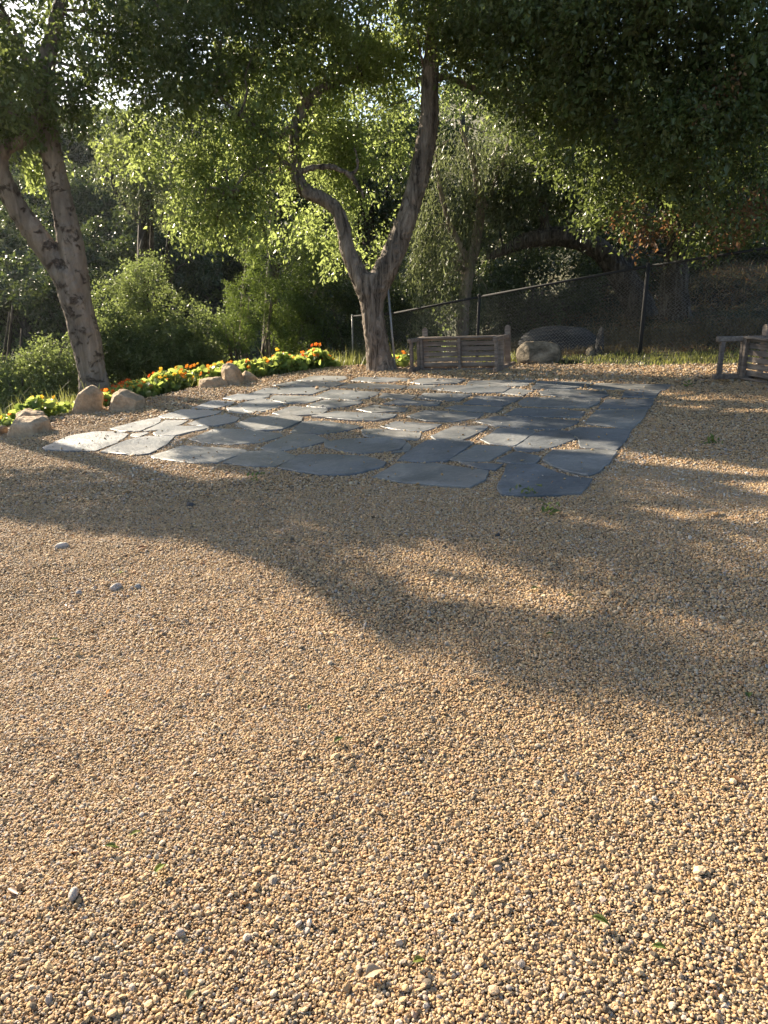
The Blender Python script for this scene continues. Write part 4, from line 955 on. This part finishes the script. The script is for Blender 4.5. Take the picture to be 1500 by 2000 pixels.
# ------------------------------------------------------------------ chain link fence
def pipe(bm, a, b, r, sides=10):
    a, b = Vector(a), Vector(b); d = b - a
    q = d.to_track_quat('Z', 'Y').to_matrix().to_4x4()
    rr = bmesh.ops.create_cone(bm, cap_ends=True, segments=sides, radius1=r, radius2=r, depth=d.length, matrix=Matrix.Translation((a + b) / 2) @ q)
    return rr
def build_fence():
    tops = [at(688, 618, 14.3), at(770, 612, 13.95), at(936, 580, 13.25), at(1266, 520, 11.95), at(1575, 473, 10.85), at(1760, 440, 10.1)]
    t = empty('chain_link_fence', (tops[3].x, tops[3].y, zg1(tops[3].x, tops[3].y)))
    tag(t, 'black chain link fence climbing to the right behind the benches', 'fence')
    org = Vector(t.location)
    for i, p in enumerate(tops):
        if i == 1: continue
        bm = bmesh.new(); zb = zg1(p.x, p.y) - .1
        pipe(bm, Vector((p.x, p.y, zb)) - org, Vector((p.x, p.y, p.z + .02)) - org, .026 if i not in (0, 3) else (.016 if i == 0 else .03))
        bmesh.ops.create_uvsphere(bm, u_segments=10, v_segments=6, radius=.032 if i else .018, matrix=Matrix.Translation(Vector((p.x, p.y, p.z + .02)) - org))
        bm_obj('post', bm, M['fence_black'] if i > 0 else M['galv'], t, True)
    for i in range(len(tops) - 1):
        bm = bmesh.new(); pipe(bm, tops[i] - org, tops[i + 1] - org, .019)
        bm_obj('top_rail', bm, M['fence_black'], t, True)
    # woven wire: zigzag strands
    V = []; F = []
    def seg(a, b, r=.0027):
        d = (b - a).normalized(); u = d.cross(Vector((0.2, 1, .1))).normalized() * r; w = d.cross(u).normalized() * r
        b0 = len(V)
        for e in (a, b):
            for k in range(3):
                th = k * 2.0944; V.append(tuple(e + u * math.cos(th) + w * math.sin(th)))
        for k in range(3):
            k2 = (k + 1) % 3; F.append((b0 + k, b0 + k2, b0 + 3 + k2, b0 + 3 + k))
    cell = .056
    for i in range(len(tops) - 1):
        A, Bp = tops[i], tops[i + 1]; L = (Vector((Bp.x - A.x, Bp.y - A.y, 0))).length; n = int(L / cell)
        for s in range(n):
            x0 = (s + .0) / n; x1 = (s + 1) / n
            for sgn in (0, 1):
                pass
            q0 = A.lerp(Bp, x0); q1 = A.lerp(Bp, x1); zb = zg1(q0.x, q0.y) - .02
            m = int((q0.z - zb) / (cell))
            for k in range(m):
                za, zc = -k * cell, -(k + 1) * cell
                l0 = Vector((q0.x, q0.y, q0.z + za)); r1 = Vector((q1.x, q1.y, q1.z + (za + zc) / 2)); l1 = Vector((q0.x, q0.y, q0.z + zc))
                seg(l0 - org, r1 - org); seg(r1 - org, l1 - org)
    o = mesh_np('chain_link_mesh', V, F, M['wire'], t); o['kind'] = 'stuff'
    # leaning pole
    a = onyard(774, 722); b = at(757, 555, a.y + .05); b.y = a.y + .12
    bm = bmesh.new(); pipe(bm, Vector((0, 0, -.15)), b - Vector((a.x, a.y, zg1(a.x, a.y))), .017)
    bmesh.ops.create_uvsphere(bm, u_segments=8, v_segments=5, radius=.02, matrix=Matrix.Translation(b - Vector((a.x, a.y, zg1(a.x, a.y)))))
    o = bm_obj('leaning_pole', bm, M['galv'], None, True); o.location = (a.x, a.y, zg1(a.x, a.y))
    tag(o, 'thin pale metal pole leaning against the V shaped trunk', 'pole')
build_fence()

# ------------------------------------------------------------------ benches, lying on their backs
def build_bench(label, loc, yaw, W=1.42):
    """upright bench: x along the seat, y depth (front +), z up; then tipped on its back"""
    t = empty('fallen_bench', loc); tag(t, label, 'bench', 'benches tipped on their backs')
    # lay down: +y(front) -> up, +z(up) -> away (local +y), legs towards -y
    R = Matrix(((1, 0, 0), (0, 0, 1), (0, 1, 0)))           # (x,y,z) -> (x, z, y): mirrored, so flip x
    R = Matrix(((-1, 0, 0), (0, 0, 1), (0, 1, 0)))
    T = Matrix.Translation((0, -.42, .0)) @ R.to_4x4()
    t.rotation_euler = (0, math.atan(SLOPE * math.cos(yaw)) * -1, yaw)
    SH = .42; D = .50; h = W / 2
    def part(name, lo, hi, b=.006, fn=None, parent=t):
        bm = bmesh.new(); bevel_box(bm, lo, hi, b)
        if fn: fn(bm)
        bmesh.ops.transform(bm, matrix=T, verts=bm.verts); bmesh.ops.recalc_face_normals(bm, faces=bm.faces)
        return bm_obj(name, bm, M['wood'], parent)
    # seat slats: five along the seat, contour dips a little
    for k in range(6):
        y0 = .045 + k * .079; dz = -.010 * math.sin(math.pi * (k + .5) / 6)
        part('seat_slat', (-h + .03, y0, SH - .022 + dz), (h - .03, y0 + .062, SH + dz), .004)
    for x in (-h + .03, -.022, h - .075): part('seat_rail', (x, .02, SH - .085), (x + .045, D - .02, SH - .034), .004)
    part('front_apron', (-h + .02, D - .028, SH - .095), (h - .02, D, SH - .015), .004)
    part('back_apron', (-h + .02, .0, SH - .085), (h - .02, .022, SH - .03), .004)
    for s in (-1, 1):
        x0 = s * (h - .03); xa, xb = min(x0, x0 + s * .055), max(x0, x0 + s * .055)
        part('leg', (xa, D - .06, 0), (xb, D, SH + .2), .006)                        # front leg runs up to the arm
        part('leg', (xa, .0, 0), (xb, .06, SH + .55), .006)                         # rear leg is the back post
        part('leg_stretcher', (xa + .006, .06, .05), (xb - .006, D - .06, .105), .005)
        part('seat_end_rail', (xa + .004, .06, SH - .09), (xb - .004, D - .06, SH - .02), .005)
        def rnd(bm):
            for v in bm.verts:
                if v.co.y > D + .10:
                    f = (v.co.y - D - .10) / .04; cx = (xa + xb) / 2; v.co.x = cx + (v.co.x - cx) * (1 - .55 * min(1, f))
        bm = bmesh.new()
        cx = (xa + xb) / 2; w2 = .042; pts = [(cx - w2, -.02), (cx + w2, -.02), (cx + w2, D + .09)]
        for k in range(1, 8):
            th = math.pi * k / 8; pts.append((cx + w2 * math.cos(th), D + .09 + w2 * math.sin(th)))
        pts.append((cx - w2, D + .09))
        lo_ = [bm.verts.new((a, b, SH + .2)) for a, b in pts]; hi_ = [bm.verts.new((a, b, SH + .228)) for a, b in pts]
        bm.faces.new(lo_[::-1]); bm.faces.new(hi_)
        for i in range(len(pts)): bm.faces.new((lo_[i], lo_[(i + 1) % len(pts)], hi_[(i + 1) % len(pts)], hi_[i]))
        bmesh.ops.transform(bm, matrix=T, verts=bm.verts); bmesh.ops.recalc_face_normals(bm, faces=bm.faces)
        bm_obj('armrest', bm, M['wood'], t)
    part('back_rail', (-h + .03, .008, SH + .46), (h - .03, .048, SH + .54), .006)
    part('back_rail', (-h + .03, .008, SH + .08), (h - .03, .048, SH + .14), .006)
    n = 13
    for k in range(n):
        x = -h + .10 + k * (2 * h - .25) / (n - 1)
        part('back_slat', (x, .018, SH + .14), (x + .05, .038, SH + .46), .003)
    return t
def bench_loc(px, py):
    w = onyard(px, py); return w
w1, w2 = onyard(822, 723), onyard(984, 722)
c = (w1 + w2) / 2; yaw1 = math.atan2(w2.y - w1.y, w2.x - w1.x)
nv = Vector((math.sin(yaw1), -math.cos(yaw1), 0))
c1 = c - nv * 0.0
build_bench('weathered wooden bench lying on its back between the V shaped trunk and boulder', (c1.x, c1.y, zg1(c1.x, c1.y) + .005), yaw1, (w2 - w1).length)
w = onyard(1452, 741); yaw2 = math.radians(-78)
dv = Vector((math.cos(yaw2), math.sin(yaw2), 0)); c2 = w + dv * .71
build_bench('weathered wooden bench lying on its back, cut off by the right picture edge', (c2.x, c2.y, zg1(c2.x, c2.y) + .005), yaw2, 1.42)

# ------------------------------------------------------------------ nasturtiums
def build_nasturtiums():
    r = np.random.default_rng(8); rr = random.Random(8)
    # flower shapes
    def flower_mesh(mat):
        bm = bmesh.new()
        c = bm.verts.new((0, 0, -.012))
        for k in range(5):
            a = k * 1.2566; d = .55
            p1 = bm.verts.new((.014 * math.cos(a - d), .014 * math.sin(a - d), .002)); p2 = bm.verts.new((.036 * math.cos(a - .42), .036 * math.sin(a - .42), .010))
            p3 = bm.verts.new((.042 * math.cos(a), .042 * math.sin(a), .006)); p4 = bm.verts.new((.036 * math.cos(a + .42), .036 * math.sin(a + .42), .012)); p5 = bm.verts.new((.014 * math.cos(a + d), .014 * math.sin(a + d), .003))
            bm.faces.new((c, p1, p2)); bm.faces.new((c, p2, p3)); bm.faces.new((c, p3, p4)); bm.faces.new((c, p4, p5))
        me = bpy.data.meshes.new('flower'); bm.to_mesh(me); bm.free(); me.materials.append(M[mat]); return me
    FM = [flower_mesh('petal_orange'), flower_mesh('petal_red'), flower_mesh('petal_yellow')]
    def bed(label, spine, n_leaf, n_flower, width, height, seed):
        r = np.random.default_rng(seed)
        pts = np.array([onyard(*q)[:2] for q in spine]); seg = np.diff(pts, axis=0); Ls = np.hypot(*seg.T); cum = np.concatenate([[0], np.cumsum(Ls)])
        def pick(n):
            s = r.uniform(0, cum[-1], n); i = np.clip(np.searchsorted(cum, s) - 1, 0, len(seg) - 1); f = (s - cum[i]) / Ls[i]
            b = pts[i] + seg[i] * f[:, None]; nr = np.stack([-seg[i, 1], seg[i, 0]], 1) / Ls[i][:, None]
            w = np.clip(r.beta(1.6, 1.6, n), 0, 1)
            P = b + nr * ((w) * width)[:, None] + r.normal(0, .05, (n, 2))
            prof = np.sin(np.pi * np.clip(w * .85 + .12, 0, 1)); e = np.minimum(1, np.minimum(s, cum[-1] - s) / .3)
            lump = np.clip((.75 + .4 * s / cum[-1]) * (1 + .45 * snoise(np.column_stack([P, 0 * s]), 5.0, 3, 2)), .3, 1.6)
            return P, height * prof * (.35 + .65 * e) * lump
        P, hmax = pick(n_leaf); zb = zg(P); zl = zb + hmax * np.clip(r.beta(2.2, 1.0, n_leaf), .05, 1) + .02
        o0 = Vector((pts[0][0], pts[0][1], zg1(*pts[0])))
        t = empty('nasturtium_bed', o0); tag(t, label, 'flower bed')
        C = np.column_stack([P, zl]); R = .040 * np.exp(r.normal(0, .3, n_leaf))
        Nn = unit(r.normal(size=(n_leaf, 3)) * .7 + np.array([-.35, -.15, .6])); A = unit(np.cross(Nn, r.normal(size=(n_leaf, 3)))); Bv = np.cross(Nn, A)
        k = 8; th = np.linspace(0, 2 * np.pi, k, endpoint=False)
        ring = C[:, None] + (np.cos(th)[None, :, None] * A[:, None] + np.sin(th)[None, :, None] * Bv[:, None]) * (R[:, None] * (1 + .1 * np.sin(3 * th)[None] + r.normal(0, .06, (n_leaf, k))))[:, :, None]
        V = np.concatenate([(C - Nn * (R * .22)[:, None])[:, None], ring], 1).reshape(-1, 3); b = np.arange(n_leaf)[:, None] * (k + 1)
        F = np.concatenate([np.concatenate([b, b + 1 + j, b + 1 + (j + 1) % k], 1) for j in range(k)], 0)
        # stalks
        sb = len(V); m = n_leaf
        foot = np.column_stack([P + r.normal(0, .06, (m, 2)), zb]); q = .0025
        SV = np.stack([foot + [q, 0, 0], foot - [q, 0, 0], C - Nn * (R * .22)[:, None]], 1).reshape(-1, 3); SF = sb + np.arange(m * 3).reshape(-1, 3)
        V = np.vstack([V, SV]); F = np.vstack([F, SF]); tone = np.clip(.5 + r.normal(0, .3, m), 0, 1)
        lo = mesh_np('foliage', V - np.array(o0), F, M['leaf_nast'], t, False, {'tone': np.concatenate([np.repeat(tone, k + 1), np.repeat(tone * .6, 3)])}); lo['kind'] = 'stuff'
        P, hmax = pick(n_flower); zf = zg(P) + hmax * (.85 + .35 * r.random(n_flower)) + .045
        clus = snoise(np.column_stack([P, 0 * zf]), 3.0, 2, 4)
        for i in range(n_flower):
            f = link(bpy.data.objects.new('flower', FM[0 if r.random() < .5 else (1 if clus[i] > 0 else 2)]), t)
            f.location = Vector((P[i, 0], P[i, 1], zf[i])) - o0
            f.rotation_euler = (r.uniform(.5, 1.35), r.uniform(-.4, .4), r.uniform(-.9, .9)); s = r.uniform(.65, 1.05); f.scale = (s, s, s)
    bed('bank of orange flowering nasturtiums behind the boulders and flagstones', [(212, 792), (300, 772), (390, 752), (480, 738), (560, 730), (660, 718)], 5600, 210, .80, .25, 8)
    bed('small nasturtium clump with orange flowers behind the leftmost boulders', [(20, 832), (90, 818), (140, 806)], 420, 10, .40, .22, 9)
    bed('few orange nasturtiums between the leaning pole and the fallen bench', [(784, 717), (800, 713)], 70, 5, .25, .32, 10)
build_nasturtiums()

# ------------------------------------------------------------------ grass and weeds
def blades(name, P, h, mat, label, cat='grass', parent=None, kind='stuff', seed=0, lean=.5, wid=.006, org=(0, 0, 0)):
    r = np.random.default_rng(seed); n = len(P); z = zg(P); b = np.column_stack([P, z - .01])
    a = r.uniform(0, 6.28, n); dr = np.stack([np.cos(a), np.sin(a), 0 * a], 1); sd = np.stack([-np.sin(a), np.cos(a), 0 * a], 1)
    h = h * np.exp(r.normal(0, .35, n)); le = np.abs(r.normal(0, lean, n))
    m = b + dr * (h * le * .35)[:, None] + np.array([0, 0, 1.0]) * (h * .6)[:, None]; tp = b + dr * (h * le)[:, None] + np.array([0, 0, 1.0]) * (h * (1 - .25 * np.minimum(le, 1.5)))[:, None]
    w = wid * np.exp(r.normal(0, .25, n))[:, None]
    V = np.stack([b - sd * w, b + sd * w, m - sd * w * .7, m + sd * w * .7, tp], 1).reshape(-1, 3) - np.array(org)
    k = np.arange(n)[:, None] * 5
    F = np.concatenate([k + [0, 1, 3], k + [0, 3, 2], k + [2, 3, 4]], 0)
    o = mesh_np(name, V, F, M[mat], parent, False, {'tone': np.repeat(np.clip(.5 + r.normal(0, .25, n), 0, 1), 5)})
    if parent is None: tag(o, label, cat, kind=kind)
    elif kind: o['kind'] = kind
    return o
def build_grass():
    r = np.random.default_rng(9)
    n = 60000; P = np.stack([r.uniform(1.2, 8.5, n), r.uniform(8.5, 15.5, n)], 1)
    ins = in_poly(P, YARD); d = poly_dist(P, YARD)
    g = snoise(np.column_stack([P, 0 * d]), 2.4, 3, 3)
    k = (~ins) & (d < 2.3 + .5 * g) & (r.random(n) < sstep(-.02, .25, d) * (0.45 + .55 * (g > -.25)))
    P = P[k]; d = d[k]
    far = d > .95 + .25 * snoise(np.column_stack([P, 0 * d]), 1.1, 2, 1)
    blades('grass', P[~far], .055, 'grass', 'green and straw coloured grass strip along the gravel edge', seed=1)
    blades('dry_grass', P[far], .075, 'dry', 'dry brown grass on the shaded bank behind the fence', seed=2, lean=1.0)
    n = 60000; P = np.stack([r.uniform(3.0, 14, n), r.uniform(8.5, 19, n)], 1); d = poly_dist(P, YARD)
    g = snoise(np.column_stack([P, 0 * d]), 1.7, 3, 4); P = P[(~in_poly(P, YARD)) & (d > .9) & (r.random(n) < .35 + .65 * (g > -.1))]
    nb = len(P) // 2
    blades('bank_grass', P[:nb], .11, 'dry', 'straw coloured dead grass on the shaded bank under the oak', seed=5, lean=1.1, wid=.007)
    Q = P[nb:]; m = len(Q); C = np.column_stack([Q, zg(Q) + .012]); D = unit(r.normal(size=(m, 3)) * [1, 1, .25]); Nn = unit(r.normal(size=(m, 3)) * .35 + [0, 0, 1]); Ls = .055 * np.exp(r.normal(0, .3, m))
    tag(leaf_mesh('leaf_litter', C, D, Nn, Ls, Ls * .5, r.uniform(0, .8, m), M['leaf_dead'], None, (0, 0, 0)), 'brown leaf litter lying on the bank under the oak', 'leaf litter', kind='stuff')
    # long grass and weeds by the bank edge behind the flowers
    n = 9000; s = r.uniform(0, 1, n); base = np.array([(-4.9, 10.3), (-3.9, 12.2), (-2.4, 13.6), (-.9, 14.3), (.6, 14.3)])
    i = np.clip((s * 4).astype(int), 0, 3); f = s * 4 - i; P = base[i] + (base[i + 1] - base[i]) * f[:, None] + r.normal(0, .35, (n, 2))
    P = P[~in_poly(P, YARD)]
    blades('long_grass', P, .20, 'grass', 'tall wispy grass and weeds on the canyon edge behind the flowers', seed=3, wid=.004, lean=.6)
build_grass()
def weed(label, px, py, size, n, seed, mat='leaf_juniper'):
    w = onyard(px, py); r = np.random.default_rng(seed); o0 = (w.x, w.y, zg1(w.x, w.y))
    C = np.array(o0) + np.abs(r.normal(0, 1, (n, 3))) * np.array([0, 0, size * .35]) + r.normal(0, size * .4, (n, 3)) * np.array([1, 1, 0]) + np.array([0, 0, .012])
    D = unit(r.normal(size=(n, 3)) + np.array([0, 0, .6])); Nn = unit(r.normal(size=(n, 3)) * .6 + np.array([0, 0, 1]))
    Ls = size * .45 * np.exp(r.normal(0, .2, n))
    o = leaf_mesh('weed_tuft', C, D, Nn, Ls, Ls * .45, r.uniform(.2, 1, n), M[mat], None, o0); o.location = o0
    tag(o, label, 'weed', 'small weeds in the gravel')
weed('green weed tuft in the gravel right of the patio beside a sunlit strip', 1387, 868, .10, 26, 1)
weed('small weed tuft near the legs of the right bench', 1344, 757, .08, 18, 2)
weed('pale broad weed at the near corner of the patio', 1032, 972, .12, 16, 3, 'leaf_bush')
weed('low green weed in the shaded gravel left of centre, before the patio', 500, 942, .08, 16, 4)
weed('flat green weed in the gravel just below the near patio corner', 1072, 1008, .09, 18, 5)
weed('tiny bright green sprout in the sunlit gravel at left', 236, 1122, .03, 7, 6)

# ------------------------------------------------------------------ fallen leaves, chips and twigs on the gravel
def leaf_one(label, px, py, L, W, ang, mat, seed, lift=.014):
    w = onyard(px, py); r = random.Random(seed); n = 8
    bm = bmesh.new(); mid = []; le = []; ri = []
    for k in range(n + 1):
        t = k / n; ww = W / 2 * math.sin(math.pi * t ** .8) * (1 + .12 * (k % 2)); zc = .006 * math.sin(t * 3.1) + r.uniform(0, .002)
        mid.append(bm.verts.new((L * (t - .5), 0, zc))); le.append(bm.verts.new((L * (t - .52), ww, zc + .22 * ww))); ri.append(bm.verts.new((L * (t - .52), -ww, zc + .3 * ww)))
    for k in range(n):
        for a in (le, ri):
            try: bm.faces.new((mid[k], mid[k + 1], a[k + 1], a[k]))
            except ValueError: pass
    s0 = bm.verts.new((-L * .5, .0008, .001)); s1 = bm.verts.new((-L * .5, -.0008, .001)); s2 = bm.verts.new((-L * .75, 0, -.004)); bm.faces.new((s0, s1, s2))
    o = bm_obj('fallen_leaf', bm, M[mat], None, True)
    a = o.data.attributes.new('tone', 'FLOAT', 'POINT'); a.data.foreach_set('value', np.full(len(o.data.vertices), .55, np.float32))
    o.location = (w.x, w.y, zg1(w.x, w.y) + lift); o.rotation_euler = (r.uniform(-.2, .2), r.uniform(-.2, .2), ang); tag(o, label, 'leaf', 'leaves fallen on the gravel')
leaf_one('dark green oval leaf lying on the gravel, largest near the bottom right', 1172, 1817, .045, .024, -.55, 'leaf_juniper', 1, .020)
leaf_one('green leaf half buried below and right of the largest leaf', 1288, 1862, .034, .016, -.3, 'leaf_juniper', 2, .018)
leaf_one('dull green leaf at the bottom edge, left of centre', 376, 1957, .030, .022, 1.2, 'leaf_grey', 3, .018)
leaf_one('bright green upright leaf in the lower left gravel', 316, 1716, .036, .022, .9, 'leaf_nast', 4, .018)
leaf_one('dark narrow leaf in the lower left gravel', 221, 1672, .042, .016, -.1, 'leaf_oak', 5, .018)
leaf_one('slim yellow green leaf above the bright green upright leaf', 267, 1645, .034, .012, .5, 'leaf_light', 6, .016)
leaf_one('round pale tan dead leaf near the bottom centre', 731, 1911, .040, .036, .3, 'leaf_tan', 7, .018)
leaf_one('yellow green leaf fragment near the bottom centre', 818, 1893, .026, .018, .2, 'leaf_light', 8, .018)
leaf_one('dark leaf in the middle of the sunlit gravel', 662, 1460, .034, .022, .4, 'leaf_oak', 9, .016)
leaf_one('green leaf below the middle of the sunlit gravel edge', 606, 1391, .026, .014, 1.0, 'leaf_juniper', 10, .016)
leaf_one('curled pale leaf on the edge of the diagonal shadow', 931, 1332, .046, .018, .1, 'leaf_tan', 11, .018)
leaf_one('dark green leaf in the shaded gravel right of the curled leaf', 1075, 1253, .044, .016, .1, 'leaf_oak', 12, .016)
leaf_one('dark green leaf at the right edge of the shaded gravel', 1461, 1367, .034, .022, 1.1, 'leaf_juniper', 13, .016)
leaf_one('dark leaf alone in the far left sunlit gravel', 108, 1254, .040, .016, .2, 'leaf_oak', 14, .016)
leaf_one('reddish brown dead leaf at the left shadow edge', 278, 1078, .060, .04, .2, 'leaf_dead', 15, .018)
leaf_one('yellow dead leaf in the sunlit strip at the right', 1392, 1008, .11, .07, .2, 'leaf_tan', 16, .02)
leaf_one('green leaf in the shade right of the sunlit middle patch', 1115, 1178, .05, .02, .1, 'leaf_oak', 17, .016)
leaf_one('green leaf inside the sunlit middle patch', 1046, 1158, .05, .025, .4, 'leaf_oak', 18, .016)
def chip(label, px, py, w, h, d, mat, seed, cat='stone chip'):
    boulder('stone_chip', label, px, py, w, h, d, mat, seed, cat=cat, sink=-.1, sub=2, cuts=6, rotz=seed * .7, group='larger stones lying on the gravel')
chip('pale grey flat chip near the left shadow edge', 122, 1070, .085, .025, .06, 'palerock', 41)
chip('white angular chip in the sunlit gravel at left', 226, 1148, .07, .03, .05, 'palerock', 42)
chip('small grey chip left of the white angular chip', 154, 1156, .04, .02, .03, 'greyrock', 43)
chip('bluish chip right of the white angular chip', 270, 1147, .04, .022, .03, 'greyrock', 44)
chip('knobbly pinkish pale stone, largest in the lower left gravel', 146, 1764, .022, .026, .044, 'palerock', 45, 'stone')
chip('pale pebble below the bright green upright leaf', 353, 1832, .018, .016, .03, 'palerock', 46, 'stone')
chip('dark blue grey chip in the shaded gravel before the patio', 972, 1052, .035, .024, .03, 'darkrock', 47)
chip('slate shard lying in the shade left of centre', 372, 985, .10, .02, .06, 'darkrock', 48)
def build_litter():
    r = np.random.default_rng(55); n = 2600
    Y = .9 + 12 * r.random(n) ** 1.3; X = r.uniform(-1, 1, n) * (1.2 + .56 * Y); P = np.stack([X, Y], 1); g = snoise(np.column_stack([P, 0 * X]), 1.5, 3, 2)
    P = P[in_poly(P, YARD) & (g > -.35)]; m = len(P)
    C = np.column_stack([P, zg(P) + r.uniform(.008, .014, m)]); D = unit(r.normal(size=(m, 3)) * [1, 1, .2]); Nn = unit(r.normal(size=(m, 3)) * .3 + [0, 0, 1])
    Ls = .017 * np.exp(r.normal(0, .45, m)); W = Ls * np.where(r.random(m) < .45, .1, .45)
    tag(leaf_mesh('yard_litter', C, D, Nn, Ls, W, r.uniform(0, 1, m), M['leaf_dead'], None, (0, 0, 0)), 'tiny dry leaf bits and straw strewn over the gravel', 'leaf litter', kind='stuff')
build_litter()
def twig_one(label, a, b, seed):
    p, q = onyard(*a), onyard(*b); r = random.Random(seed); pts = []
    for k in range(6):
        t = k / 5; c = p.lerp(q, t); pts.append((c.x + r.gauss(0, .003), c.y + r.gauss(0, .004), zg1(c.x, c.y) + .018 + r.uniform(0, .006), .0016 * (1.2 - .6 * t)))
    o0 = Vector(pts[0][:3]); o = tubes_obj('dry_stalk', [pts], M['bark_pale'], None, o0, 0, 5, 3, 0); o.location = o0; tag(o, label, 'stalk', 'dry stalks on the gravel')
twig_one('thin straw stalk in the sunlit gravel left of centre', (312, 1207), (362, 1222), 1)
twig_one('short straw stalk at the left of the sunlit gravel', (130, 1202), (195, 1207), 2)
twig_one('fine pale stalk standing out right of centre in the sunlit gravel', (990, 1452), (1006, 1478), 3)
twig_one('long straw stalk at the far left of the sunlit gravel', (5, 1456), (112, 1452), 4)
# ------------------------------------------------------------------ thin air haze, also standing in for lens glare at upper left
HAZE = 0.0002
if HAZE:
    bm = bmesh.new(); bmesh.ops.create_cube(bm, size=1.0)
    for v in bm.verts: v.co = Vector((v.co.x * 420, (v.co.y + .5) * 320 - 90, (v.co.z + .5) * 60 - 14))
    me = bpy.data.meshes.new('haze'); bm.to_mesh(me); bm.free()
    hm, nt, out = newmat('haze_air'); pv = nt.nodes.new('ShaderNodeVolumePrincipled')
    pv.inputs['Color'].default_value = (.9, .94, 1, 1); pv.inputs['Density'].default_value = HAZE; pv.inputs['Anisotropy'].default_value = .78
    nt.links.new(pv.outputs[0], out.inputs['Volume']); me.materials.append(hm)
    o = link(bpy.data.objects.new('haze', me)); tag(o, 'thin haze in the canyon air, standing in for lens glare too', 'haze', kind='stuff')
    cy.volume_bounces = 0
print('LEAVES', LEAF_TOTAL)
